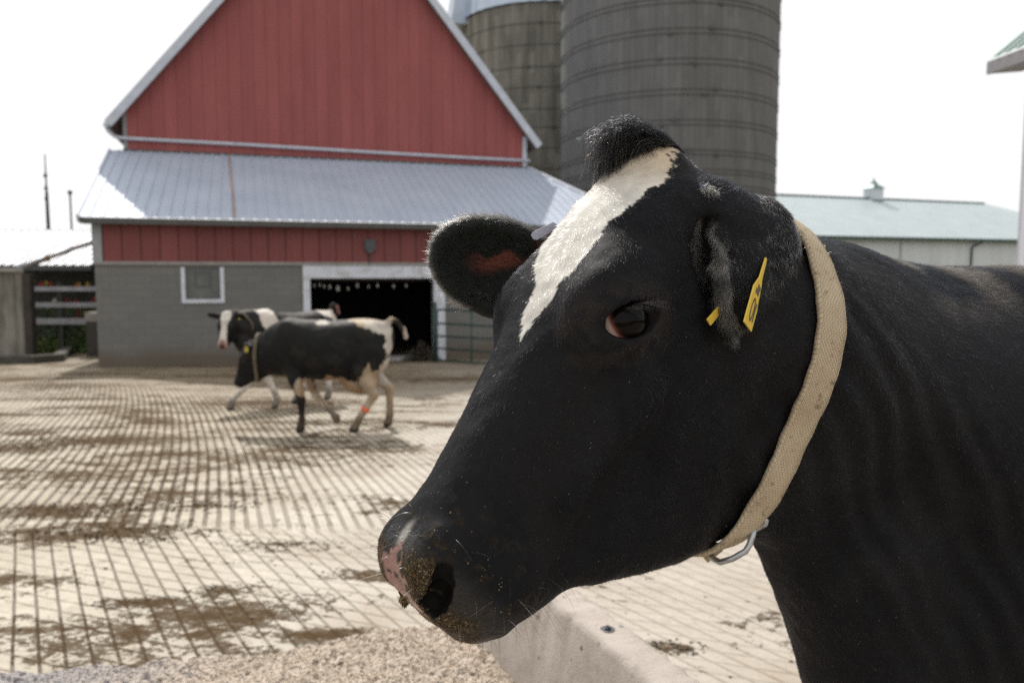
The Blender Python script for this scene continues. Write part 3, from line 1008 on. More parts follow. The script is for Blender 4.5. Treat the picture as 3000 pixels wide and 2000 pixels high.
    vs, fs, uv = [], [], []
    lay = [(o_, -.001) for o_, _ in rows] + [(o_, .0062) for o_, _ in rows[::-1]]
    nr = len(lay)
    for j, (o_, th) in enumerate(lay):
        for i in range(nb):
            a0 = -math.pi + 2 * math.pi * i / nb
            R = .30 * Rm[i] + .70 * rows[j if j < 5 else 9 - j][1][i]
            bow = -.004 * math.sin(abs(a0))
            edge = .0009 * math.sin(i * 1.7 + j) if abs(o_) > .018 else 0
            vs.append(ctr + yy * math.sin(a0) * (R + th) + zz * math.cos(a0) * (R + th) + nrm * (o_ + bow + edge)); uv.append((i / nb * 42.0, o_ / .042 * 1.5))
    for j in range(nr):
        for i in range(nb):
            a_, b_ = j * nb + i, j * nb + (i + 1) % nb
            c_, d_ = ((j + 1) % nr) * nb + (i + 1) % nb, ((j + 1) % nr) * nb + i
            fs.append((a_, b_, c_, d_))
    cm, nt, b = new_mat('collar_webbing')
    ua = nd(nt, 'ShaderNodeAttribute', _attribute_name='weave')
    mp = nt.nodes.new('ShaderNodeMapping'); nt.links.new(ua.outputs['Vector'], mp.inputs[0])
    br = nd(nt, 'ShaderNodeTexBrick', Scale=1.0); br.inputs['Color1'].default_value = (1, 1, 1, 1); br.inputs['Color2'].default_value = (.75, .75, .75, 1); br.inputs['Mortar'].default_value = (0, 0, 0, 1)
    br.inputs['Brick Width'].default_value = .22; br.inputs['Row Height'].default_value = .085; br.inputs['Mortar Size'].default_value = .022; br.inputs['Mortar Smooth'].default_value = .8
    nt.links.new(mp.outputs[0], br.inputs['Vector'])
    v = coords(nt)
    n3 = noise(nt, v, 14, 6, .65); n4 = noise(nt, v, 70, 5, .7); n5 = noise(nt, v, 500, 2)
    base = ramp(nt, n3, [(.3, (.47, .34, .22)), (.55, (.62, .50, .35)), (.75, (.70, .59, .44))])
    base = mixc(nt, math_(nt, 'MULTIPLY', math_(nt, 'SUBTRACT', 1.0, br.outputs['Color']), .75), base, (.20, .14, .08))
    base = mixc(nt, ramp(nt, n4, [(.57, 0.0), (.68, .8)]), base, (.13, .08, .04))
    base = mixc(nt, math_(nt, 'MULTIPLY', n5, .25), base, (.75, .66, .5))
    nt.links.new(base, b.inputs['Base Color']); b.inputs['Roughness'].default_value = .9; b.inputs['Specular IOR Level'].default_value = .15
    bump(nt, b, math_(nt, 'ADD', math_(nt, 'MULTIPLY', br.outputs['Color'], .8), math_(nt, 'MULTIPLY', n5, .5)), .8, .0012)
    me = np_mesh('collar', np.array(vs), np.array(fs))
    wv = me.attributes.new('weave', 'FLOAT_VECTOR', 'POINT')
    wv.data.foreach_set('vector', np.array([(a_, b_, 0) for a_, b_ in uv], np.float32).ravel())
    col = link('collar', me, cm, root)
    # frayed fibres along both edges
    VV = np.array(vs); sg_, pts = [], []
    for j in (0, 4):
        for i in range(nb):
            for _ in range(14):
                p = VV[j * nb + i] + (VV[j * nb + (i + 1) % nb] - VV[j * nb + i]) * RNG.random()
                out = (p - ctr); out -= nrm * (out @ nrm); out /= np.linalg.norm(out)
                dr = nrm * (-1 if j == 0 else 1) * RNG.uniform(.2, 1) + out * RNG.uniform(.1, .8) + .3 * RNG.normal(size=3)
                s = np.linspace(0, 1, 4)[:, None]; L = RNG.uniform(.0015, .0045)
                pts.append(p + out * .004 + dr * L * s + .3 * RNG.normal(size=3) * L * s ** 2)
    hair_obj('frayed_edge', np.array(pts), .00012, .00004, np.tile([.62, .52, .38], (len(pts), 1)) * RNG.uniform(.6, 1.1, (len(pts), 1)), hairm, col)
    # steel ring under the throat
    sm, nt, b = new_mat('galvanised_steel')
    v = coords(nt); n1 = noise(nt, v, 60, 5, .6)
    nt.links.new(ramp(nt, n1, [(.35, (.30, .31, .33)), (.6, (.48, .49, .51)), (.75, (.20, .18, .15))]), b.inputs['Base Color'])
    b.inputs['Metallic'].default_value = .9; nt.links.new(ramp(nt, n1, [(.3, .28), (.7, .5)]), b.inputs['Roughness'])
    dz = .955
    L_ = lambda px, py, Y=dz: toL(at(px, py, Y))
    mb = MB()
    mb.tube([L_(2082, 1606, .985), L_(2086, 1634, .972), L_(2110, 1646, .945), L_(2145, 1636, .94), L_(2184, 1614, .94), L_(2196, 1594, .94), L_(2208, 1558, .945), L_(2208, 1535, .95)], .0038, 12)
    ring = mb.build('collar_ring', sm, root)
    mb = MB()
    mb.tube([L_(2212, 1522, .945), L_(2236, 1518, .945), L_(2245, 1525, .945), L_(2243, 1534, .945), L_(2208, 1553, .95), L_(2196, 1556, .955)], .0036, 12)
    mb.build('buckle', sm, root)
    mb = MB()
    for (a_, b_) in (((2098, 1586), (2052, 1622)),):
        p, q = L_(*a_, .99), L_(*b_, .99)
        mb.bar(p, q, .030, .004, up=(0.2, 1, .1))
    mb.build('strap_end', cm, root, .0012)

    # ---------------- ear tags
    def depth(px, py):
        h_ = bv.ray_cast(Vector(toL(CAM)), Vector(toL(at(px, py, 1.0)) - toL(CAM)))
        return toW(np.array(h_[0]))[1]
    dA = depth(2244, 757)
    TAGD = (dA - .004, min(dA - .05, depth(2179, 942) - .012), min(dA - .004, depth(2200, 971) - .012))

    ym, nt, b = new_mat('yellow_plastic')
    v = coords(nt); n1 = noise(nt, v, 40, 5, .6); n2 = noise(nt, v, 260, 3, .6)
    cc = ramp(nt, n1, [(.3, (.62, .40, .045)), (.6, (.78, .54, .07)), (.8, (.70, .52, .14))])
    cc = mixc(nt, ramp(nt, n2, [(.62, 0.0), (.75, .6)]), cc, (.16, .11, .04))
    nt.links.new(cc, b.inputs['Base Color']); b.inputs['Roughness'].default_value = .45; b.inputs['Subsurface Weight'].default_value = .0
    ink = weathered('tag_ink', (.12, .12, .08), .3, 60, .6, 0, 0)

    def plate(name, poly, th, mat, par):
        P = np.array(poly); n_ = np.cross(P[1] - P[0], P[-1] - P[0]); n_ /= np.linalg.norm(n_)
        k = len(P); mb = MB()
        mb.add(list(P - n_ * th / 2) + list(P + n_ * th / 2), [tuple(range(k))[::-1], tuple(range(k, 2 * k))] + [(i, (i + 1) % k, (i + 1) % k + k, i + k) for i in range(k)])
        return mb.build(name, mat, par, th * .25)
    A0, B0, C0 = L_(2244, 757, TAGD[0]), L_(2179, 942, TAGD[1]), L_(2200, 971, TAGD[2])
    ex = C0 - B0; ey = A0 - (B0 + C0) / 2
    pl = lambda a_, b_: (B0 + C0) / 2 + ex * a_ + ey * b_
    tg = plate('ear_tag', [pl(-.5, 0), pl(.5, 0), pl(.5, .52), pl(.16, .70), pl(.09, 1), pl(-.09, 1), pl(-.16, .70), pl(-.5, .52)], .0016, ym, root)
    nn = np.cross(ex, ey); nn /= np.linalg.norm(nn)
    if nn @ (toL(CAM) - A0) < 0: nn = -nn
    mb = MB()
    pp = lambda a_, b_: pl(a_, b_) + nn * .0012
    oval = [pp(-.06 + .16 * math.cos(t_), .24 + .15 * math.sin(t_)) for t_ in np.linspace(0, 2 * math.pi, 22)]
    for p_, q_ in zip(oval, oval[1:]): mb.bar(p_, q_, .0026, .0003, up=nn)
    mb.bar(pp(.24, .10), pp(.24, .36), .003, .0003, up=nn); mb.bar(pp(-.22, .50), pp(.15, .50), .006, .0003, up=nn); mb.bar(pp(-.1, .58), pp(.2, .56), .004, .0003, up=nn)
    mb.build('tag_number', ink, tg)
    plate('ear_tag', [L_(2071, 935, .84), L_(2081, 953, .845), L_(2125, 899, .875), L_(2120, 880, .872)], .0018, ym, root)
    gm = weathered('grey_plastic', (.42, .42, .50), .15, 40, .45)
    base = [(1556, 691), (1559, 682), (1570, 675), (1620, 650), (1640, 662), (1600, 690), (1574, 703), (1563, 702)]
    tag(plate('ear_tag', [L_(px, py, 1.0) for px, py in base], .004, gm, root), 'pale lavender grey tag on the far ear')

    # ---------------- crumbs of feed on the muzzle and dust on the coat: tiny flakes
    def flakes(name, dens, n, smin_, smax_, mat, lift=.0006):
        P, Nn, t, B = scatter(V, F, N, dens, n)
        a = tang(RNG.normal(size=P.shape), Nn); bb = np.cross(Nn, a)
        w_ = RNG.uniform(smin_, smax_, n)[:, None]; asp = RNG.uniform(.25, .8, n)[:, None]
        tilt = Nn * w_ * RNG.uniform(-.5, .8, n)[:, None]
        c_ = P + Nn * (lift * (.5 + RNG.random(n)))[:, None]
        Q = np.stack([c_ - a * w_ - bb * w_ * asp, c_ + a * w_ * .9 - bb * w_ * asp + tilt, c_ + a * w_ + bb * w_ * asp + tilt, c_ - a * w_ + bb * w_ * asp], 1).reshape(-1, 3)
        ob = link(name, np_mesh(name, Q, np.arange(4 * n).reshape(n, 4), False), mat, root)
        ob['kind'] = 'stuff'
        return ob
    fm, nt, b = new_mat('feed_crumb')
    v = coords(nt); n1 = noise(nt, v, 320, 2)
    nt.links.new(ramp(nt, n1, [(.3, (.03, .020, .010)), (.5, (.11, .072, .032)), (.7, (.30, .22, .11))]), b.inputs['Base Color']); b.inputs['Roughness'].default_value = .8
    flakes('feed_crumbs', (mud * (mud > .5) * 1.0 + .02 * sstep(.46, .52, f)) * (~inn), 3600, .0003, .0010, fm)
    dm, nt, b = new_mat('dust_fleck')
    b.inputs['Base Color'].default_value = (.42, .36, .28, 1); b.inputs['Roughness'].default_value = .9
    flakes('dust_flecks', (sstep(.25, .5, f) * 2.5 + .25 + 1.2 * (sstep(.1, .5, fbm(V, 9, 3)))) * nearby * (~white) * (1 - bare) * (earfar < .5), 900, .00018, .00042, dm, .0026)
    # a clot of chewed feed hanging from the lip
    mb = MB()
    for i in range(60):
        p = L_(RNG.normal(1184, 5), RNG.normal(1762, 9) , .672 + RNG.normal() * .004)
        a = RNG.normal(size=3) * .0018; c_ = RNG.normal(size=3) * .0013
        mb.add([p - a, p + c_, p + a, p - c_], [(0, 1, 2, 3)])
    cl = mb.build('feed_clot', fm, root); cl['kind'] = 'stuff'
    return root
# ------------------------------------------------------------------ the two cows walking in the yard
def gz(y):
    """height of the yard: it falls away from the camera and levels out beyond the barn"""
    y = np.asarray(y, float)
    return np.where(y < 0, 0.0, np.where(y < 20, -.05 * y, np.where(y < 34, -1.0 - .05 * (y - 20) + .05 * (y - 20) ** 2 / 28, -1.35)))


def hit(px, py, dz=0.0):
    d = at(px, py, 1.0) - CAM
    lo, hi = .3, 200.0
    for _ in range(60):
        m = (lo + hi) / 2
        P = CAM + d * m
        if P[2] > gz(P[1]) + dz: lo = m
        else: hi = m
    return CAM + d * lo


def head_local(yaw, pitch, roll=0):
    a, b, c = R_(yaw), R_(pitch), R_(roll)
    f = np.array([math.cos(b), 0, -math.sin(b)]); u = np.array([math.sin(b), 0, math.cos(b)]); l = np.array([0, 1., 0])
    l, u = l * math.cos(c) + u * math.sin(c), u * math.cos(c) - l * math.sin(c)
    Rz = np.array([[math.cos(a), -math.sin(a), 0], [math.sin(a), math.cos(a), 0], [0, 0, 1]])
    return Rz @ np.stack([f, l, u], 1)


def far_mats():
    m, nt, b = new_mat('cow_coat')
    a = nd(nt, 'ShaderNodeAttribute', _attribute_name='coat')
    v = coords(nt); n1 = noise(nt, v, 30, 4); n2 = noise(nt, v, 160, 3)
    c = mixc(nt, math_(nt, 'MULTIPLY', n1, .3), a.outputs['Color'], (.03, .026, .02))
    nt.links.new(c, b.inputs['Base Color']); b.inputs['Roughness'].default_value = .6; b.inputs['Specular IOR Level'].default_value = .14
    bump(nt, b, n2, .3, .006)
    return m


def ring_strip(V, ctr, nrm, halfw, th, sel, nb=40):
    """closed band round the body where a plane cuts it"""
    nrm = nrm / np.linalg.norm(nrm)
    a = np.cross(nrm, (0, 1.0, 0.01)); a /= np.linalg.norm(a); b = np.cross(nrm, a)
    rel = V - ctr
    s = sel & (np.abs(rel @ nrm) < halfw + .02)
    ang = np.arctan2(rel[s] @ b, rel[s] @ a); r = np.hypot(rel[s] @ a, rel[s] @ b)
    R = np.full(nb, np.nan)
    for i in range(nb):
        a0 = -math.pi + 2 * math.pi * i / nb
        m = np.abs((ang - a0 + math.pi) % (2 * math.pi) - math.pi) < .16
        if m.any(): R[i] = r[m].max()
    ok = ~np.isnan(R); R = np.interp(np.arange(nb), np.arange(nb)[ok], R[ok], period=nb)
    mb = MB(); vs = []
    for o_, t_ in ((-halfw, 0), (halfw, 0), (halfw, th), (-halfw, th)):
        for i in range(nb):
            a0 = -math.pi + 2 * math.pi * i / nb
            vs.append(ctr + (a * math.cos(a0) + b * math.sin(a0)) * (R[i] + .003 + t_) + nrm * o_)
    fs = [(j * nb + i, j * nb + (i + 1) % nb, ((j + 1) % 4) * nb + (i + 1) % nb, ((j + 1) % 4) * nb + i) for j in range(4) for i in range(nb)]
    mb.add(vs, fs, True)
    return mb


def far_cow(name_label, loc, yaw, T, HMl, poll, neck, legs, tail, ears, paint, mats, d=.017):
    lo = np.array([-1.6, -.55, -.05]); hi = np.array([1.35, .75, 1.75]) * (1, 1, T)
    fl = Field(*[np.arange(lo[i], hi[i], d) for i in range(3)])
    add_body(fl, legs, neck, T, tail)
    add_head(fl, HMl, poll, T * .98, ears, fine=False)
    V, F = fl.mesh()
    V = relax(V, F, 2)
    Nf = normals(V, F)
    V = V + Nf * (.009 * fbm(V * (1, 1, .7), 5, 3) - .006 * sstep(.0, .5, np.sin(V[:, 0] * 34 + 1.5 * vnoise(V, 3))) * sstep(-.75, -.55, V[:, 0]) * (1 - sstep(-.25, -.05, V[:, 0])) * sstep(.75, .85, V[:, 2]) * (1 - sstep(1.2, 1.32, V[:, 2])))[:, None]
    H = ((V - poll) @ HMl) / (T * .98)
    C = paint(V, H)
    # hooves and muddy shanks
    z = V[:, 2]
    fl_d = (sstep(.1, .7, fbm(V, 9, 4) + .3 * (V[:, 0] < -.8)) * .5)[:, None]
    C = C * (1 - fl_d * .5) + np.array([.05, .040, .028]) * fl_d * .5
    mudz = sstep(.34, .12, z + .05 * fbm(V, 12, 3))[:, None] * .75
    C = C * (1 - mudz) + np.array([.075, .055, .035]) * mudz
    C = np.where((z < .055)[:, None], np.array([.045, .042, .035]), C)
    root = empty('cow', loc, math.pi + R_(yaw))
    tag(root, name_label, 'cow', 'dairy cows')
    me = np_mesh('body', V, F); set_color(me, 'coat', np.clip(C, 0, 1))
    link('body', me, mats['coat'], root)
    for sg in (1, -1):
        c = poll + HMl @ (np.array([.217, .098 * sg, -.058]) * T * .98)
        bm = bmesh.new(); bmesh.ops.create_uvsphere(bm, u_segments=16, v_segments=10, radius=.021)
        em = bpy.data.meshes.new('eye'); bm.to_mesh(em); bm.free()
        eo = link('eye', em, mats['eye'], root); eo.location = c
    return root, V, F, H


BLK = np.array([.0065, .0068, .008]); WHT = np.array([.62, .56, .49]); TAN = np.array([.42, .29, .16])


def build_far_cows():
    mats = {'coat': far_mats(), 'eye': weathered('dark_eye', (.01, .01, .01), .1, 20, .1, 0, 0, .5), 'strap': weathered('neck_strap', (.14, .115, .08), .3, 20, .85),
            'tag': weathered('yellow_tag', (.42, .33, .05), .2, 30, .5), 'band': weathered('orange_band', (.95, .16, .05), .15, 40, .5)}
    # --- cow 1: walking to the left with its head low
    base = hit(861, 1259); k = base[1] / FPX
    T = .965
    HMl = head_local(8, 68, 0); poll = np.array([(861 - 728) * k, .02, (1262 - 1004) * k])
    nk = [([(.02, 0, 1.22), (.30, 0, 1.06), poll + HMl @ np.array([.02, 0, -.08])], [.15, .11, .085], .06),
          ([(.10, 0, 1.05), (.32, 0, .95), poll + HMl @ np.array([.06, 0, -.13])], [.22, .15, .10], .08),
          ([(.28, 0, .86), (.42, 0, .80), poll + HMl @ np.array([.12, 0, -.22])], [.13, .09, .06], .08)]
    X = lambda px: (861 - px) * k
    fr = lambda pts, rs: ([np.array(p) * 1.0 for p in pts], rs)
    legs = [fr([(.02, .13, .95), (-.08, .17, .66), (-.145, .17, .40), (-.15, .17, .17), (-.13, .17, .06), (-.105, .17, .035)], [.12, .082, .050, .036, .047, .034]),
            fr([(.0, -.13, .95), (-.13, -.17, .68), (-.24, -.16, .42), (-.42, -.16, .22), (-.49, -.16, .13), (-.50, -.16, .075)], [.12, .085, .050, .038, .044, .034]),
            fr([(-1.0, .14, 1.0), (-.88, .19, .74), (-1.03, .18, .46), (-.84, .17, .16), (-.79, .17, .06), (-.755, .17, .035)], [.16, .105, .052, .040, .050, .038]),
            fr([(-1.0, -.14, 1.0), (-.93, -.19, .72), (-1.17, -.16, .49), (-1.17, -.16, .17), (-1.15, -.16, .07), (-1.12, -.16, .04)], [.16, .10, .050, .040, .050, .038])]
    tail = ([(-1.18, 0, 1.33), (-1.23, 0, 1.37), (-1.30, .0, 1.345), (-1.37, 0, 1.25), (-1.40, 0, 1.16)], [.04, .030, .022, .022, .030])
    ears = [((.03, .08, -.08), (-.25, .92, .30), (.8, .25, .3), .19, .055, .030), ((.03, -.08, -.08), (-.25, -.92, .30), (.8, -.25, .3), .19, .055, .030)]
    px2 = lambda P: proj(np.stack([base[0] - P[:, 0], base[1] - np.abs(P[:, 1]), float(gz(base[1])) + P[:, 2]], 1))

    def paint1(V, H):
        q = px2(V) + 7 * np.stack([fbm(V, 14, 3), fbm(V + 9, 14, 3)], 1)
        w = in_poly(q[:, 0], q[:, 1], [(1022, 925), (1030, 945), (1080, 962), (1116, 974), (1133, 992), (1136, 1005), (1124, 1012), (1138, 1045), (1112, 1082), (1094, 1094), (1075, 1060), (1066, 1106), (1040, 1122), (1000, 1106), (955, 1100), (945, 1145), (1010, 1290), (1200, 1290), (1200, 1000), (1160, 990), (1152, 955), (1150, 920)])
        tl = (V[:, 0] < -1.24) & (V[:, 2] > 1.0)
        w = (w & ~tl) | (tl & (V[:, 0] < -1.385)) | (tl & (V[:, 2] > 1.375))
        w |= np.hypot((q[:, 0] - 945) / 20, (q[:, 1] - 947) / 7) < 1
        leg = (V[:, 2] < .62) & (V[:, 0] > -.55)
        w |= np.hypot((q[:, 0] - 884), (q[:, 1] - 1138) * .9) < 24
        w |= leg & (V[:, 1] < 0) & (V[:, 2] < .50)
        w |= (H[:, 0] > .02) & (H[:, 0] < .16) & (np.abs(H[:, 1] + .02) < .035) & (H[:, 2] > -.06)
        C = np.where(w[:, None], WHT, BLK)
        dirty = sstep(-.3, .5, fbm(V, 5, 4) + .8 * sstep(1.1, .5, V[:, 2]) - .25)[:, None]
        C = np.where(w[:, None], C * (1 - .75 * dirty) + TAN * .75 * dirty, C)
        bl = (w & (V[:, 2] < .78) & (V[:, 2] > .45) & (V[:, 0] > -.88) & (V[:, 0] < -.15))[:, None] * .7
        C = C * (1 - bl) + np.array([.33, .19, .09]) * bl
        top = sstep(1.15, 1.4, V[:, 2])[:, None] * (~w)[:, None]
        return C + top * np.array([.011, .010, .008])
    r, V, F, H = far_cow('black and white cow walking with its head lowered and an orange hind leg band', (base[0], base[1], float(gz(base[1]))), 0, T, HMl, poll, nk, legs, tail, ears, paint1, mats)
    ring_strip(V, np.array([X(762), 0, (1262 - 1070) * k]), np.array([1, 0, .05]), .020, .006, (V[:, 0] > .25) & (V[:, 0] < .7)).build('collar', mats['strap'], r)
    mb = MB(); mb.add(ring_strip(V, np.array([-.925, .175, .29]), np.array([-.53, 0, .85]), .022, .005, np.linalg.norm(V - np.array([-.925, .175, .29]), axis=1) < .075, 20).v, [(j * 20 + i, j * 20 + (i + 1) % 20, ((j + 1) % 4) * 20 + (i + 1) % 20, ((j + 1) % 4) * 20 + i) for j in range(4) for i in range(20)], True)
    mb.build('leg_band', mats['band'], r)
    e0 = ears[0]; e = np.array(e0[1]); e /= np.linalg.norm(e)
    c = poll + HMl @ (np.array(e0[0]) + e * .09)
    MB().bar(c + (0, .03, .015), c + (.0, .055, -.06), .042, .006, up=(0, 1, .3)).build('ear_tag', mats['tag'], r)

    # --- cow 2: behind, coming on at an angle, face to the camera
    base = hit(790, 1190); k = base[1] / FPX; T = 1.02; yaw = 50
    cy, sy = math.cos(R_(yaw)), math.sin(R_(yaw))
    W = (790 - 1500) / FPX
    loc = np.array([at(778, 800, 12.25)[0], 12.25, float(gz(12.25))])
    A = np.array([[-cy, -sy, 0], [sy, -cy, 0], [0, 0, 1.]]).T
    toLoc = lambda P: (np.asarray(P) - loc) @ A
    poll = toLoc(at(664, 915, 11.75))
    HMl = head_local(46, 50, -4)
    nk = [([(.02, 0, 1.36), (.30, .02, 1.38), poll + HMl @ np.array([.02, 0, -.08])], [.15, .12, .085], .08),
          ([(.10, 0, 1.16), (.32, .03, 1.22), poll + HMl @ np.array([.06, 0, -.13])], [.22, .16, .10], .08),
          ([(.28, 0, .92), (.44, .05, 1.02), poll + HMl @ np.array([.12, 0, -.24])], [.13, .10, .06], .08)]
    fp = lambda px, py, Y: toLoc(at(px, py, Y))
    f1 = toLoc(hit(676, 1200)); f2 = toLoc(hit(808, 1195)); h1 = toLoc(hit(868, 1182)); h2 = toLoc(hit(960, 1178))
    up = np.array([0, 0, 1.0])
    def fleg(top, foot, sg, bend=0.0, lift=0.0):
        foot = foot + up * lift
        el = np.array([top[0] - .06, .17 * sg, .74])
        fw = np.array([.05, 0, 0])
        kn = el * .48 + (foot + up * .10) * .52 + np.array([bend, 0, .02])
        return ([np.array(top), el, kn, foot + up * .15 - fw * .6, foot + up * .06, foot + up * .03 + fw * .6], [.12, .085, .050, .038, .048, .036])
    def hleg(foot, sg, lift=0.0):
        foot = foot + up * lift
        st = np.array([-.86, .19 * sg, .80]); hk = np.array([(foot[0] - 1.15) * .5 - .06, foot[1] * .5 + .17 * sg * .5, .52])
        return ([np.array([-1.03, .14 * sg, 1.08]), st, hk, foot + up * .15 - np.array([.04, 0, 0]), foot + up * .06, foot + up * .03 + np.array([.04, 0, 0])], [.16, .105, .052, .040, .050, .038])
    legs = [fleg((.06, .13, 1.0), f1, 1), fleg((.06, -.13, 1.0), f2, -1), hleg(h1, 1), hleg(h2 * (1, 1, 1), -1, .04)]

    tail = ([(-1.18, 0, 1.36), (-1.21, 0, 1.44), (-1.20, .02, 1.52), (-1.25, .02, 1.555), (-1.32, .02, 1.50), (-1.35, .02, 1.40)], [.040, .030, .022, .020, .026, .030])
    ears = [((.03, .08, -.08), (-.25, .95, -.10), (.9, .2, .2), .19, .055, .030), ((.03, -.08, -.08), (-.1, -.97, .10), (.9, -.25, .2), .20, .055, .030)]

    def paint2(V, H):
        n = np.stack([fbm(V, 12, 3), fbm(V + 9, 12, 3)], 1) * .04
        x, z = V[:, 0] + n[:, 0], V[:, 2] + n[:, 1]
        onh = (V[:, 0] > poll[0] - .08)
        band = in_poly(x, z, [(.0, 1.6), (.28, 1.6), (.17, 1.22), (.06, 1.02), (.01, .92), (-.12, .92), (-.07, 1.2)]) & ~onh
        rump = in_poly(x, z, [(-.86, 1.6), (-.92, 1.37), (-1.06, 1.33), (-1.16, 1.25), (-1.3, 1.6)]) & (V[:, 2] < 1.47)
        hw = np.interp(H[:, 0], [-.04, .02, .15, .25, .42, .50], [.05, .075, .060, .034, .045, .075])
        face = (H[:, 0] > -.03) & (H[:, 0] < .50) & (np.abs(H[:, 1] + n[:, 0] * .2) < hw) & (H[:, 2] > -.085)
        muz = (H[:, 0] > .47) & (H[:, 0] < .66) & (np.abs(H[:, 1]) < .12)
        legw = (V[:, 2] < .60) & ~((V[:, 0] > -.75) & (np.abs(V[:, 1]) < .03) & (V[:, 2] > .5))
        w = band | rump | face | legw
        C = np.where(w[:, None], WHT * 1.1, BLK)
        C = np.where(muz[:, None], np.array([.42, .26, .22]) * (.6 + .5 * (np.abs(H[:, 1]) > .03))[:, None], C)
        nosd = muz & (H[:, 0] > .545) & (np.abs(H[:, 1]) < .035)
        C = np.where(nosd[:, None], np.array([.10, .05, .04]), C)
        tp = (V[:, 2] > 1.38) & (V[:, 0] < -1.27)
        C = np.where(tp[:, None], np.array([.22, .10, .10]), C)
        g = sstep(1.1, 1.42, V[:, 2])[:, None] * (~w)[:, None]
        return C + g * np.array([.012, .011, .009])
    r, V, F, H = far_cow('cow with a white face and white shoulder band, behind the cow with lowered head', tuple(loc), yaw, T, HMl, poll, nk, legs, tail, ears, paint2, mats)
    ctr = poll + HMl @ np.array([.05, 0, -.16]) + np.array([-.10, -.03, -.04])
    ring_strip(V, ctr, np.array([.85, .35, -.25]), .014, .006, (np.linalg.norm(V - ctr, axis=1) < .34)).build('collar', mats['strap'], r)
    e0 = ears[0]; e = np.array(e0[1]); e /= np.linalg.norm(e)
    c = poll + HMl @ (np.array(e0[0]) + e * .10)
    MB().bar(c + HMl @ np.array([.035, 0, .01]), c + HMl @ np.array([.10, 0, -.02]), .042, .006, up=HMl[:, 2]).build('ear_tag', mats['tag'], r)
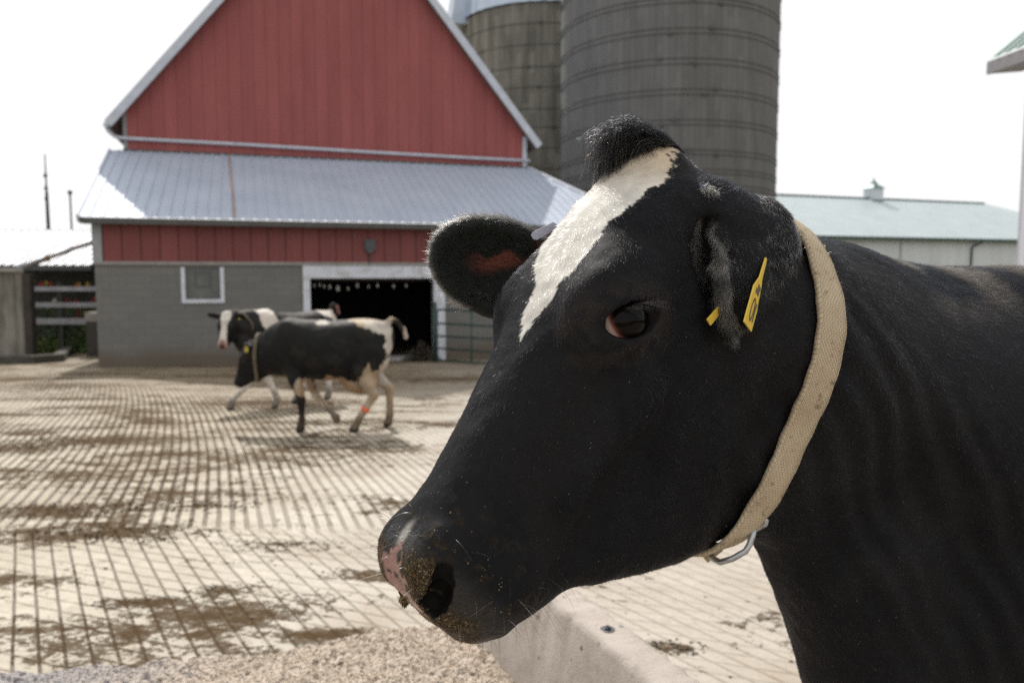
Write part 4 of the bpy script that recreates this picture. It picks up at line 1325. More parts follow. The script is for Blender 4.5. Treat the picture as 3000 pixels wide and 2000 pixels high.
# ------------------------------------------------------------------ ground
def yard_mat():
    m, nt, b = new_mat('grooved_concrete')
    g = nt.nodes.new('ShaderNodeNewGeometry'); sp = nt.nodes.new('ShaderNodeSeparateXYZ'); nt.links.new(g.outputs['Position'], sp.inputs[0])
    X, Y = sp.outputs['X'], sp.outputs['Y']
    P = g.outputs['Position']
    mul = lambda a, c: math_(nt, 'MULTIPLY', a, c)
    add = lambda a, c: math_(nt, 'ADD', a, c)
    sub = lambda a, c: math_(nt, 'SUBTRACT', a, c)
    wob = mul(sub(noise(nt, P, .38, 2), .5), .05); wob2 = mul(sub(noise(nt, P, 4, 3), .5), .016)
    # groove coordinate of the far slab and of the near slab
    u1 = add(add(X, mul(Y, .26)), mul(mul(Y, Y), .0085)); u1 = add(add(u1, wob), wob2)
    u2 = add(add(X, mul(Y, .617)), add(mul(wob, .25), mul(wob2, .6)))
    v2 = add(add(Y, mul(X, .42)), add(mul(wob, .4), mul(wob2, 1.4)))

    def groove(u, period, width, soft):
        t = math_(nt, 'FRACT', math_(nt, 'DIVIDE', u, period))
        t = math_(nt, 'ABSOLUTE', sub(t, .5))
        r = nd(nt, 'ShaderNodeMapRange', _interpolation_type='SMOOTHSTEP')
        nt.links.new(t, r.inputs[0])
        r.inputs[1].default_value = .5 - width - soft; r.inputs[2].default_value = .5 - width
        return r.outputs[0]
    edge = add(Y, add(mul(wob, .8), mul(sub(noise(nt, P, 4, 4, .6), .5), .5)))
    r = nd(nt, 'ShaderNodeMapRange'); nt.links.new(edge, r.inputs[0]); r.inputs[1].default_value = 5.15; r.inputs[2].default_value = 5.33
    farm = r.outputs[0]
    g1 = groove(u1, .096, .125, .075)
    g2 = groove(u2, .112, .052, .035)
    xb = noise(nt, P, 2.2, 4, .6)
    g3 = mul(groove(v2, .118, .030, .07), ramp(nt, xb, [(.32, .15), (.55, .85)]))
    near = math_(nt, 'MAXIMUM', g2, g3)
    gm = add(mul(g1, farm), mul(near, sub(1.0, farm)))
    # cracks across the far ribs
    vx = add(Y, add(mul(X, -.15), mul(noise(nt, P, 3, 3), .5)))
    cr = mul(groove(vx, .83, .010, .022), ramp(nt, noise(nt, P, 1.3, 3), [(.45, 0.), (.55, 1.)]))
    gm = math_(nt, 'MAXIMUM', gm, mul(cr, farm))
    # grooves wash out and silt up towards the right and in places
    wash = ramp(nt, noise(nt, P, .35, 4, .6), [(.35, .6), (.6, 1.0)])
    rx = nd(nt, 'ShaderNodeMapRange'); nt.links.new(add(X, mul(Y, .10)), rx.inputs[0]); rx.inputs[1].default_value = -1.8; rx.inputs[2].default_value = .5; rx.inputs[3].default_value = 1.0; rx.inputs[4].default_value = .42
    gm = mul(gm, mul(math_(nt, 'MAXIMUM', wash, mul(sub(1.0, farm), .9)), rx.outputs[0]))
    fade = nd(nt, 'ShaderNodeMapRange'); nt.links.new(Y, fade.inputs[0]); fade.inputs[1].default_value = 13; fade.inputs[2].default_value = 19; fade.inputs[3].default_value = 1.; fade.inputs[4].default_value = .25
    gm = mul(gm, fade.outputs[0])
    n1 = noise(nt, P, 1.1, 6, .62); n2 = noise(nt, P, 9, 6, .68); n3 = noise(nt, P, 60, 4, .7); n4 = noise(nt, P, .5, 4, .6)
    base = ramp(nt, n2, [(.28, (.31, .275, .215)), (.5, (.455, .415, .345)), (.75, (.60, .56, .48))])
    pink = nd(nt, 'ShaderNodeMapRange'); nt.links.new(X, pink.inputs[0]); pink.inputs[1].default_value = -2.2; pink.inputs[2].default_value = .5
    base = mixc(nt, mul(pink.outputs[0], .55), base, mixc(nt, n2, (.36, .31, .265), (.55, .49, .43)))
    gold = nd(nt, 'ShaderNodeMapRange'); nt.links.new(add(X, mul(n1, 1.5)), gold.inputs[0]); gold.inputs[1].default_value = -.2; gold.inputs[2].default_value = -3.2
    base = mixc(nt, mul(gold.outputs[0], .5), base, mixc(nt, n2, (.36, .28, .16), (.58, .49, .33)))  # warmer leftwards: golden sunlight put into the concrete colour
    base = mixc(nt, mul(ramp(nt, n3, [(.5, 0.), (.75, 1.)]), .35), base, (.10, .08, .055))
    # smears of wet manure, stretched along X
    mp = nd(nt, 'ShaderNodeMapping'); mp.inputs['Scale'].default_value = (.55, 1.5, 1); nt.links.new(P, mp.inputs[0])
    s1 = noise(nt, mp.outputs[0], 1.05, 7, .66, .6)
    muckn = math_(nt, 'ADD', mul(noise(nt, P, 7, 6, .7, .3), .65), mul(n3, .35))
    wx = nd(nt, 'ShaderNodeMapRange'); nt.links.new(X, wx.inputs[0]); wx.inputs[1].default_value = -3.5; wx.inputs[2].default_value = 1.0; wx.inputs[3].default_value = .045; wx.inputs[4].default_value = -.06
    # a field of muck, broken up at every scale before it is cut to a mask
    fld = mul(sub(add(s1, wx.outputs[0]), .56), 5.0)
    for cx, cy, rx_, ry_, k_ in MUCK:
        q = nt.nodes.new('ShaderNodeVectorMath'); q.operation = 'SUBTRACT'; nt.links.new(P, q.inputs[0]); q.inputs[1].default_value = (cx, cy, 0)
        q2 = nt.nodes.new('ShaderNodeVectorMath'); q2.operation = 'MULTIPLY'; nt.links.new(q.outputs[0], q2.inputs[0]); q2.inputs[1].default_value = (1 / rx_, 1 / ry_, 0)
        q3 = nt.nodes.new('ShaderNodeVectorMath'); q3.operation = 'LENGTH'; nt.links.new(q2.outputs[0], q3.inputs[0])
        fld = math_(nt, 'MAXIMUM', fld, sub(k_ * .95, q3.outputs['Value']))
    brk = add(mul(sub(noise(nt, P, 5.5, 5, .7, .5), .5), 2.6), add(mul(sub(noise(nt, P, 26, 5, .75), .5), 2.4), mul(gm, .25)))
    sm = ramp(nt, add(fld, brk), [(.02, 0.), (.22, .75), (.6, .96)])
    bx = nd(nt, 'ShaderNodeMapRange'); nt.links.new(add(Y, mul(n1, 3.0)), bx.inputs[0]); bx.inputs[1].default_value = 13.5; bx.inputs[2].default_value = 17.5; bx.inputs[3].default_value = 0; bx.inputs[4].default_value = .6
    dirt = math_(nt, 'MAXIMUM', sm, mul(bx.outputs[0], ramp(nt, n2, [(.3, .4), (.6, 1.)])))
    muckn0 = None
    film = mul(ramp(nt, add(mul(n1, .6), mul(n2, .4)), [(.46, 0.), (.60, .5)]), .9)
    base = mixc(nt, film, base, (.225, .16, .095))
    grc = mixc(nt, n3, (.042, .027, .013), (.110, .075, .040))
    col = mixc(nt, math_(nt, 'MINIMUM', mul(gm, .93), 1.0), base, grc)
    man = mixc(nt, n3, (.030, .0175, .008), (.125, .078, .037))
    col = mixc(nt, dirt, col, man)
    nt.links.new(col, b.inputs['Base Color'])
    wet = nd(nt, 'ShaderNodeMapRange'); nt.links.new(X, wet.inputs[0]); wet.inputs[1].default_value = -3.5; wet.inputs[2].default_value = 0.5; wet.inputs[3].default_value = .36; wet.inputs[4].default_value = .62
    ro = add(wet.outputs[0], mul(sub(n2, .5), .5))
    nt.links.new(math_(nt, 'MAXIMUM', add(ro, mul(dirt, .35)), .22), b.inputs['Roughness'])
    nt.links.new(math_(nt, 'SUBTRACT', .30, mul(math_(nt, 'MAXIMUM', dirt, film), .28)), b.inputs['Specular IOR Level'])
    h = sub(mul(n3, .18), mul(gm, 1.0)); h = add(h, mul(dirt, add(.5, mul(n3, 1.2)))); h = add(h, mul(n2, .3))
    bump(nt, b, h, .75, .010)
    return m


def grid_sheet(name, xs, ys, zf, mat):
    XX, YY = np.meshgrid(xs, ys)
    V = np.stack([XX.ravel(), YY.ravel(), zf(XX, YY).ravel()], 1)
    nx, ny = len(xs), len(ys)
    i = np.arange(nx - 1)[None, :] + np.arange(ny - 1)[:, None] * nx
    F = np.stack([i, i + 1, i + 1 + nx, i + nx], -1).reshape(-1, 4)
    return link(name, np_mesh(name, V, F), mat)


MUCK = [(*hit(px, py)[:2], rx, ry, k_) for px, py, rx, ry, k_ in ((650, 1800, .42, .20, 1), (430, 1765, .26, .09, 1), (940, 1862, .24, .10, 1), (650, 1728, .20, .11, .8), (330, 1290, 1.3, .55, .95), (60, 1310, .8, .5, .8), (330, 1560, .60, .20, .9), (170, 1490, .6, .22, .9),
        (1010, 1240, .5, .2, .5), (1960, 1895, .16, .09, .7), (560, 1480, .5, .16, .6), (820, 1590, .4, .10, .5), (780, 1180, 2.6, .9, .75), (200, 1130, 2.6, 1.2, .6), (880, 1100, 4.5, 1.3, .85), (1350, 1110, 3.5, 1.3, .7), (110, 1020, 2.2, 1.6, .8), (60, 1110, 2.0, 1.2, .8), (250, 1095, 1.6, 1.0, .7))]


def build_ground():
    gm = weathered('dry_grass_ground', (.13, .12, .06), .5, .4, .95, 0, .3, .1, (.16, .11, .07))
    ys = np.concatenate([np.linspace(-40, 0, 9), np.linspace(1, 36, 71), np.geomspace(38, 900, 40)])
    xs = np.concatenate([-np.geomspace(600, 20, 22), np.linspace(-19, 19, 39), np.geomspace(20, 600, 22)])
    o = grid_sheet('ground', xs, ys, lambda x, y: gz(y) - .03, gm); o['kind'] = 'structure'
    yard = yard_mat()
    def zf(x, y):
        P = np.stack([x.ravel(), y.ravel(), 0 * x.ravel()], 1)
        return gz(y) + (.011 * vnoise(P, .8) + .004 * vnoise(P, 3)).reshape(x.shape) * (np.abs(y - 3) < 40) - .004 * 0
    o = grid_sheet('concrete_yard', np.linspace(-21, 9, 241), np.concatenate([np.linspace(-3, 14, 241), np.linspace(14.2, 31, 90)]), zf, yard); o['kind'] = 'structure'
    return yard


# ------------------------------------------------------------------ the barn
FD = np.array([.95, .3122, 0]); FN = np.array([-.3122, .95, 0])      # along the front to the right; into the barn
FA = np.array([-11.0, 20.4, 0])
BD = 5.6                                                        # depth of the lean-to


def fpt(s, depth, z):
    return FA + FD * s + FN * depth + np.array([0, 0, z])


def on_front(px, py, depth):
    """s and z of the photo pixel on the plane parallel to the front, depth metres in"""
    d = at(px, py, 1.0) - CAM
    o = FA + FN * depth
    t = ((o - CAM) @ FN) / (d @ FN)
    P = CAM + d * t
    return (P - o) @ FD, P[2]


class FB(MB):
    """boxes in the barn's own frame: s along the front, depth, z"""
    def fbox(self, s0, s1, d0, d1, z0, z1):
        n = len(self.v)
        pts = [fpt(s, d, z) for z in (z0, z1) for s, d in ((s0, d0), (s1, d0), (s1, d1), (s0, d1))]
        self.add(pts, [(3, 2, 1, 0), (4, 5, 6, 7), (0, 1, 5, 4), (1, 2, 6, 5), (2, 3, 7, 6), (3, 0, 4, 7)])
        return self


def local_uv(nt):
    """barn-frame coordinates from the position: s, depth, z"""
    g = nt.nodes.new('ShaderNodeNewGeometry')
    mp = nt.nodes.new('ShaderNodeMapping'); mp.vector_type = 'TEXTURE'
    mp.inputs['Location'].default_value = (FA[0], FA[1], 0); mp.inputs['Rotation'].default_value = (0, 0, math.atan2(.3122, .95))
    nt.links.new(g.outputs['Position'], mp.inputs[0])
    return mp.outputs[0]


def siding_mat(name, c0, c1, period, dark):
    m, nt, b = new_mat(name)
    v = local_uv(nt); sx = nt.nodes.new('ShaderNodeSeparateXYZ'); nt.links.new(v, sx.inputs[0])
    t = math_(nt, 'ABSOLUTE', math_(nt, 'SUBTRACT', math_(nt, 'FRACT', math_(nt, 'DIVIDE', sx.outputs[0], period)), .5))
    gr = ramp(nt, t, [(.44, 0.), (.485, 1.)])
    t2 = math_(nt, 'ABSOLUTE', math_(nt, 'SUBTRACT', math_(nt, 'FRACT', math_(nt, 'DIVIDE', sx.outputs[0], period / 3.0)), .5))
    gr2 = ramp(nt, t2, [(.42, 0.), (.5, .4)])
    mp = nd(nt, 'ShaderNodeMapping'); mp.inputs['Scale'].default_value = (1, 1, .15); nt.links.new(v, mp.inputs[0])
    n1 = noise(nt, mp.outputs[0], 1.6, 6, .6); n2 = noise(nt, v, .35, 3); n3 = noise(nt, mp.outputs[0], 14, 4, .7)
    board = nd(nt, 'ShaderNodeTexWhiteNoise', _noise_dimensions='1D'); nt.links.new(math_(nt, 'FLOOR', math_(nt, 'DIVIDE', sx.outputs[0], period)), board.inputs['W'])
    c = ramp(nt, math_(nt, 'ADD', math_(nt, 'MULTIPLY', n1, .7), math_(nt, 'MULTIPLY', n2, .3)), [(.3, c0), (.7, c1)])
    c = mixc(nt, math_(nt, 'MULTIPLY', board.outputs['Value'], .16), c, tuple(x * .55 for x in c0))
    c = mixc(nt, math_(nt, 'MULTIPLY', ramp(nt, n3, [(.55, 0.), (.8, 1.)]), .3), c, (.30, .17, .15))
    c = mixc(nt, math_(nt, 'MULTIPLY', math_(nt, 'MAXIMUM', gr, math_(nt, 'MULTIPLY', gr2, .35)), dark), c, tuple(x * .22 for x in c0))
    nt.links.new(c, b.inputs['Base Color']); b.inputs['Roughness'].default_value = .62; b.inputs['Specular IOR Level'].default_value = .25
    bump(nt, b, math_(nt, 'SUBTRACT', math_(nt, 'MULTIPLY', n3, .2), math_(nt, 'MAXIMUM', gr, gr2)), .5, .02)
    return m


def metal_roof_mat(name, c0, c1, rough=.32, metal=.75, spec=.5):
    m, nt, b = new_mat(name)
    v = coords(nt); n1 = noise(nt, v, .8, 5, .6); n2 = noise(nt, v, 7, 5, .7); n3 = noise(nt, v, 40, 3)
    c = ramp(nt, n1, [(.3, c0), (.7, c1)])
    c = mixc(nt, math_(nt, 'MULTIPLY', ramp(nt, n2, [(.55, 0.), (.8, 1.)]), .35), c, tuple(x * .55 for x in c0))
    nt.links.new(c, b.inputs['Base Color']); b.inputs['Metallic'].default_value = metal
    nt.links.new(math_(nt, 'ADD', rough - .1, math_(nt, 'MULTIPLY', n2, .2)), b.inputs['Roughness'])
    bump(nt, b, n3, .05, .01)
    return m


def ribbed_sheet(mb, A, B, C, D, pitch, h, up):
    """corrugated metal: A-B lower edge, D-C upper edge; raised ribs run from lower to upper edge"""
    A, B, C, D, up = [np.asarray(v, float) for v in (A, B, C, D, up)]
    L = np.linalg.norm(B - A); n = max(2, int(L / pitch))
    lo, hi, ts = [], [], []
    for i in range(n):
        for f, hh in ((0, 0), (.72, 0), (.80, h), (.92, h)):
            ts.append(((i + f) / n, hh))
    ts.append((1.0, 0))
    for t, hh in ts:
        lo.append(A + (B - A) * t + up * hh); hi.append(D + (C - D) * t + up * hh)
    k = len(lo)
    mb.add(lo + hi, [(i, i + 1, k + i + 1, k + i) for i in range(k - 1)])
    return mb


def build_barn():
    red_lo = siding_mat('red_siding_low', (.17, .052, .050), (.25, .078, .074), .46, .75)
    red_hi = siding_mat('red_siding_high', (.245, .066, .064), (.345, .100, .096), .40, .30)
    trim = weathered('grey_white_trim', (.52, .55, .62), .12, 4, .55)
    white = weathered('white_trim', (.66, .69, .76), .10, 4, .5, dirt=(.35, .32, .28))
    grey = weathered('dark_trim', (.085, .085, .08), .2, 5, .6)
    roofm = metal_roof_mat('galvanised_roof', (.38, .43, .52), (.45, .50, .59), .5, .12)
    m, nt, blk = new_mat('block_wall')
    v = local_uv(nt); mp = nd(nt, 'ShaderNodeMapping'); mp.inputs['Rotation'].default_value = (math.pi / 2, 0, 0); nt.links.new(v, mp.inputs[0])
    br = nd(nt, 'ShaderNodeTexBrick', Scale=1.0); br.inputs['Brick Width'].default_value = .40; br.inputs['Row Height'].default_value = .2; br.inputs['Mortar Size'].default_value = .008; br.inputs['Mortar Smooth'].default_value = .6
    br.inputs['Color1'].default_value = (.17, .168, .160, 1); br.inputs['Color2'].default_value = (.195, .192, .182, 1); br.inputs['Mortar'].default_value = (.13, .128, .122, 1)
    nt.links.new(mp.outputs[0], br.inputs['Vector'])
    n1 = noise(nt, v, 1.1, 6, .65); n2 = noise(nt, v, 20, 4); sx = nt.nodes.new('ShaderNodeSeparateXYZ'); nt.links.new(v, sx.inputs[0])
    c = mixc(nt, math_(nt, 'MULTIPLY', n1, .55), br.outputs['Color'], (.13, .125, .115))
    c = mixc(nt, ramp(nt, math_(nt, 'ADD', sx.outputs[2], math_(nt, 'MULTIPLY', n1, .5)), [(0, 0.), (1, 0.)]), c, (.2, .2, .2))
    low = nd(nt, 'ShaderNodeMapRange'); nt.links.new(math_(nt, 'ADD', sx.outputs[2], math_(nt, 'MULTIPLY', n1, -.6)), low.inputs[0]); low.inputs[1].default_value = -1.2; low.inputs[2].default_value = -.75; low.inputs[3].default_value = .75; low.inputs[4].default_value = 0
    c = mixc(nt, low.outputs[0], c, (.12, .09, .06))
    nt.links.new(c, blk.inputs['Base Color']); blk.inputs['Roughness'].default_value = .9
    bump(nt, blk, math_(nt, 'ADD', br.outputs['Fac'], math_(nt, 'MULTIPLY', n2, .3)), .3, .01)
    blockm = m
    root = empty('barn', fpt(6, 0, -1.1))
    root_inv = Matrix.Translation(-Vector(root.location))
    tag(root, 'big red barn with a steep gable, a metal roofed lean-to and a grey block base', 'barn')

    def part(mb, name, mat, parent=root, bevel=0):
        o = mb.build(name, mat, parent, bevel)
        t = Vector(root.location)
        o.data.transform(Matrix.Translation(-t)) if parent is root else o.data.transform(Matrix.Translation(-t))
        return o
    WD = .42                                   # the lower wall stands this far behind the eave
    s_l = on_front(278, 800, WD)[0]; s_r = on_front(1920, 664, 0)[0] - .4
    zf = on_front(700, 771, WD)[1]; ze = on_front(240, 634, 0)[1]
    sd0, zd = on_front(908, 815, WD); sd1 = on_front(1270, 815, WD)[0]
    sw0, zw1 = on_front(541, 783, WD); sw1, zw0 = on_front(647, 876, WD)
    g0 = -1.45
    # block wall with door and window openings
    T = .25
    mb = FB()
    mb.fbox(s_l, sw0, WD, WD + T, g0, zf); mb.fbox(sw0, sw1, WD, WD + T, g0, zw0); mb.fbox(sw0, sw1, WD, WD + T, zw1, zf)
    mb.fbox(sw1, sd0, WD, WD + T, g0, zf); mb.fbox(sd0, sd1, WD, WD + T, zd, zf); mb.fbox(sd1, s_r, WD, WD + T, g0, zf)
    mb.fbox(s_l, s_l + T, WD + T, 8, g0, zf); mb.fbox(s_r - T, s_r, WD + T, 14, g0, zf)
    part(mb, 'block_wall', blockm)
    mb = FB(); mb.fbox(s_l + .02, s_r - .02, WD - .03, WD + .2, zf + .005, ze - .03)
    mb.fbox(s_l + .02, s_l + .2, WD + .2, 8, zf + .005, ze - .03); mb.fbox(s_r - .2, s_r - .02, WD + .2, 14, zf + .005, ze - .03)
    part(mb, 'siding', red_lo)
    mb = FB(); mb.fbox(s_l, s_r, WD - .05, WD - .032, zf - .05, zf + .035); part(mb, 'sill_board', weathered('sill_trim', (.30, .28, .26), .2, 5, .7))
    mb = FB(); mb.fbox(s_l - .03, s_l + .20, WD - .06, WD - .034, zf - .02, ze - .05); part(mb, 'corner_board', weathered('corner_trim', (.30, .32, .33), .15, 5, .6))
    # lean-to roof
    zt = on_front(345, 441, BD)[1]
    sl = -.02; sr = s_r + .4
    tl = on_front(345, 441, BD)[0]
    up = np.cross(FD, FN * BD + np.array([0, 0, zt - ze])); up /= np.linalg.norm(up)
    rest = roofm
    st = on_front(1548, 470, BD)[0]           # the upper right corner: from here a hip runs down to the eave corner
    mb = MB()
    n_ = int((sr - sl) / .305); prof = []
    for i in range(n_):
        for f_, h_ in ((0, 0), (.72, 0), (.80, .035), (.92, .035)): prof.append((sl + (i + f_) / n_ * (sr - sl), h_))
    prof.append((sr, 0)); vs = []
    for s_, h_ in prof:
        t_ = 1.0 if s_ <= st else max(0.0, (sr - s_) / (sr - st))
        vs += [fpt(s_, 0, ze) + up * h_, fpt(s_, BD * t_, ze + (zt - ze) * t_) + up * h_]
    mb.add(vs, [(2 * i, 2 * i + 2, 2 * i + 3, 2 * i + 1) for i in range(len(prof) - 1)])
    part(mb, 'lean_to_roof', rest)
    mb = MB(); mb.add([fpt(sr, 0, ze), fpt(sr, 14, ze), fpt(st, 14, zt), fpt(st, BD, zt)], [(0, 1, 2, 3)]); part(mb, 'side_roof', rest)
    mb = MB(); mb.bar(fpt(sr, 0, ze + .03), fpt(st, BD, zt + .03), .16, .03, up=up); part(mb, 'hip_cap', trim)
    mb = FB()
    mb.fbox(sl + .02, sr - .02, .02, .06, ze - .17, ze - .015); part(mb, 'fascia', grey)
    for s_ in (sl, ):
        mb = MB(); mb.bar(fpt(s_, -.01, ze - .04), fpt(s_, BD, zt - .04), .05, .20); part(mb, 'barge_board', trim)
    mb = FB(); mb.fbox(sl + .05, sr - .05, .065, WD + .05, ze - .16, ze - .13); part(mb, 'soffit', grey)
    # a rusty seam down the roof
    s_s0, _ = on_front(671, 465, BD * .93); s_s1, _ = on_front(688, 628, .1)
    A_, B_ = fpt(s_s1, .02, ze + .02 / 1), fpt(s_s0, BD * .97, zt - .06)
    mb = MB(); mb.bar(A_ + up * .04, B_ + up * .05, .035, .012, up=up); part(mb, 'rust_seam', weathered('rust', (.34, .17, .07), .4, 6, .8))
    # upper gable wall and roof
    su0 = on_front(364, 420, BD)[0]; su1 = on_front(1541, 420, BD)[0]
    apex_s = (su0 + su1) / 2
    e_s, e_z = on_front(315, 351, BD - .35); e2_s, e2_z = on_front(1586, 410, BD - .35)
    r0, rz0 = on_front(630, 0, BD - .35)
    k = (rz0 - e_z) / (r0 - e_s)
    zap = e_z + k * (apex_s - e_s)
    zw = lambda s: zap - k * abs(s - apex_s) - .22
    L = 11.5
    mb = MB()
    P = [fpt(su0, BD, zt - .5), fpt(su1, BD, zt - .5), fpt(su1, BD, zw(su1)), fpt(apex_s, BD, zw(apex_s)), fpt(su0, BD, zw(su0))]
    Q = [fpt(su0, BD + L, zt - .5), fpt(su1, BD + L, zt - .5), fpt(su1, BD + L, zw(su1)), fpt(apex_s, BD + L, zw(apex_s)), fpt(su0, BD + L, zw(su0))]
    mb.add(P + Q, [(0, 1, 2, 3, 4), (9, 8, 7, 6, 5), (1, 6, 7, 2), (5, 0, 4, 9)])
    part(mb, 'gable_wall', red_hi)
    for s_e in (e_s, 2 * apex_s - e_s):
        mb = MB()
        sg = 1 if s_e < apex_s else -1
        slope = np.cross(FN, (fpt(apex_s, 0, zap) - fpt(s_e, 0, e_z))); slope /= np.linalg.norm(slope)
        if slope[2] < 0: slope = -slope
        ribbed_sheet(mb, fpt(s_e, BD - .35, e_z), fpt(s_e, BD + L + .3, e_z), fpt(apex_s, BD + L + .3, zap), fpt(apex_s, BD - .35, zap), .305, .035, slope)
        part(mb, 'roof', roofm)
        mb = MB(); mb.bar(fpt(s_e, BD - .37, e_z - .12), fpt(apex_s, BD - .37, zap - .12), .05, .26, up=slope); part(mb, 'rake_board', trim)
        mb = MB()
        a0, a1 = fpt(s_e + .04 * sg, BD - .34, e_z - .2), fpt(apex_s, BD - .34, zap - .22)
        b0, b1 = fpt(s_e + .04 * sg, BD + L, e_z - .2), fpt(apex_s, BD + L, zap - .22)
        mb.add([a0, a1, b1, b0], [(0, 1, 2, 3)]); part(mb, 'soffit', weathered('soffit_boards', (.16, .14, .12), .2, 5, .8))
    for s_, px in ((su0, 0), (su1, 1)):
        mb = FB(); a, b = (s_ - .02, s_ + .10) if px == 0 else (s_ - .14, s_ + .02)
        mb.fbox(a, b, BD - .03, BD - .004, zt - .1, zw(s_) + .1 * (px == 0) - (.0 if px == 0 else .02)); part(mb, 'corner_board', trim if px else weathered('corner_trim_dull', (.25, .25, .25), .1, 5, .6))
    # eave gutter on the left and the pipe that crosses the gable
    gp = []
    mb = MB(); mb.tube([fpt(e_s - .06, BD + L, e_z - .12), fpt(e_s - .06, BD - .4, e_z - .16)], .075, 10); part(mb, 'eave_gutter', trim)
    for px, py in ((308, 366), (318, 386), (336, 401), (360, 405), (700, 423), (1100, 447), (1400, 464), (1552, 471)):
        s_, z_ = on_front(px, py, BD - .10); gp.append(fpt(s_, BD - .10, z_))
    mb = MB(); mb.tube(gp, .052, 12); pipe = part(mb, 'downpipe', trim)
    for i, px in enumerate((430, 690, 840, 1020, 1175, 1310)):
        s_, z_ = on_front(px, 404 + (px - 336) * .0555, BD - .10)
        mb = MB(); mb.bar(fpt(s_, BD - .0, z_ + .06), fpt(s_, BD - .165, z_ + .06), .03, .012); part(mb, 'bracket', grey)
    mb = FB(); mb.fbox(su0 - .05, su1 + .06, BD - .035, BD - .004, zt - .02, zt + .055); part(mb, 'flashing', grey)
    # window
    mb = FB(); fw = .10
    mb.fbox(sw0 - fw, sw0, WD - .04, WD + .08, zw0 - fw, zw1 + .0); mb.fbox(sw1, sw1 + fw, WD - .04, WD + .08, zw0 - fw, zw1); mb.fbox(sw0, sw1, WD - .045, WD + .08, zw0 - fw, zw0)
    w = part(mb, 'window', white)
    pm, nt, b = new_mat('dusty_pane'); v = coords(nt); n1 = noise(nt, v, 3, 5)
    nt.links.new(ramp(nt, n1, [(.3, (.085, .09, .088)), (.7, (.14, .145, .14))]), b.inputs['Base Color']); b.inputs['Roughness'].default_value = .25
    mb = FB(); mb.fbox(sw0, sw1, WD + .06, WD + .075, zw0, zw1); part(mb, 'pane', pm, w)
    sm_ = (sw0 + sw1) / 2
    mb = FB(); mb.fbox(sm_ - .18, sm_ + .18, WD + .04, WD + .058, zw1 - .55, zw1 - .5); mb.fbox(sm_ - .18, sm_ + .18, WD + .04, WD + .058, zw1 - .17, zw1 - .13)
    mb.fbox(sm_ - .2, sm_ - .17, WD + .035, WD + .059, zw1 - .55, zw1 - .1); mb.fbox(sm_ + .17, sm_ + .2, WD + .035, WD + .059, zw1 - .55, zw1 - .1)
    part(mb, 'vent_frame', weathered('vent', (.115, .115, .11), .2, 6, .6), w)
    # doorway
    sj0 = on_front(887, 800, WD)[0]; sj1 = on_front(1303, 800, WD)[0]
    mb = FB()
    mb.fbox(sj0, sd0, WD - .05, WD + T + .02, g0, zf - .06); mb.fbox(sd1, sj1, WD - .05, WD + T + .02, g0, zf - .06); mb.fbox(sd0, sd1, WD - .052, WD + T + .02, zd, zf - .065)
    part(mb, 'door_frame', white)
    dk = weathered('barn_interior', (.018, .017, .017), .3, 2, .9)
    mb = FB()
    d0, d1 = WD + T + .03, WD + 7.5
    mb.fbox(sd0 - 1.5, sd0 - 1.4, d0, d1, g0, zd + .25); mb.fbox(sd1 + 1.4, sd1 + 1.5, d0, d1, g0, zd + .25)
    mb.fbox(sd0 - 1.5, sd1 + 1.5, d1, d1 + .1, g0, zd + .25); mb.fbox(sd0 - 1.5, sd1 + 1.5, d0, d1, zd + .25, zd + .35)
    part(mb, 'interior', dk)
    mb = FB(); mb.fbox(sd0 - .3, sd1 + .3, d0 + .3, d0 + .42, zd - .09, zd + .04); part(mb, 'beam', weathered('old_beam', (.075, .055, .042), .3, 6, .85))
    mb = FB(); mb.fbox(sd0 + .02, sd1 - .02, WD - .02, WD + .9, -1.12, -1.055); part(mb, 'threshold', weathered('threshold_concrete', (.33, .32, .31), .2, 6, .8))
    # lamp over the door
    sa, za = on_front(1084, 722, WD - .1)
    lm = weathered('lamp_housing', (.075, .085, .09), .15, 8, .5)
    mb = FB(); mb.fbox(sa - .15, sa + .15, WD - .16, WD - .035, za - .12, za + .2)
    lamp = part(mb, 'wall_lamp', lm, root, .03)
    mb = MB(); mb.tube([fpt(sa, WD - .10, za - .12), fpt(sa, WD - .10, za - .20)], [.11, .07], 14); part(mb, 'lens', weathered('lamp_lens', (.12, .13, .14), .1, 8, .25), lamp)
    mb = FB(); mb.fbox(sa - .012, sa + .012, WD - .06, WD - .036, zf - .02, za - .14); part(mb, 'conduit', lm, lamp)
    # things hanging under the beam just inside
    cupm = weathered('pale_cup', (.55, .55, .52), .15, 12, .6)
    proto = None
    for i, (px, py, r) in enumerate(((921, 836, .034), (937, 834, .034), (950, 838, .034), (966, 839, .04), (990, 844, .055), (1020, 845, .03), (1047, 835, .045), (1080, 839, .03), (1106, 836, .038), (1153, 838, .038), (1190, 836, .036))):
        s_, z_ = on_front(px, py, d0 + .24)
        o = empty('hanging_cup', fpt(s_, d0 + .24, z_))
        mb = MB(); mb.tube([(0, 0, r * 1.5), (0, 0, r * 1.1), (0, 0, 0), (0, 0, -r * 1.6)], [r * .35, r * .8, r, r * .75], 12); mb.build('cup', cupm, o)
        mb = MB(); mb.tube([(0, 0, r * 1.5), (0, 0, zd - .07 - z_)], .006, 6); mb.build('cord', dk, o)
        tag(o, 'small pale cup hanging on a cord from the dark beam inside the barn doorway', 'hanging cup', 'small cups hanging inside the barn doorway')
    return dict(sd0=sd0, sd1=sd1, WD=WD, d0=d0, zd=zd)


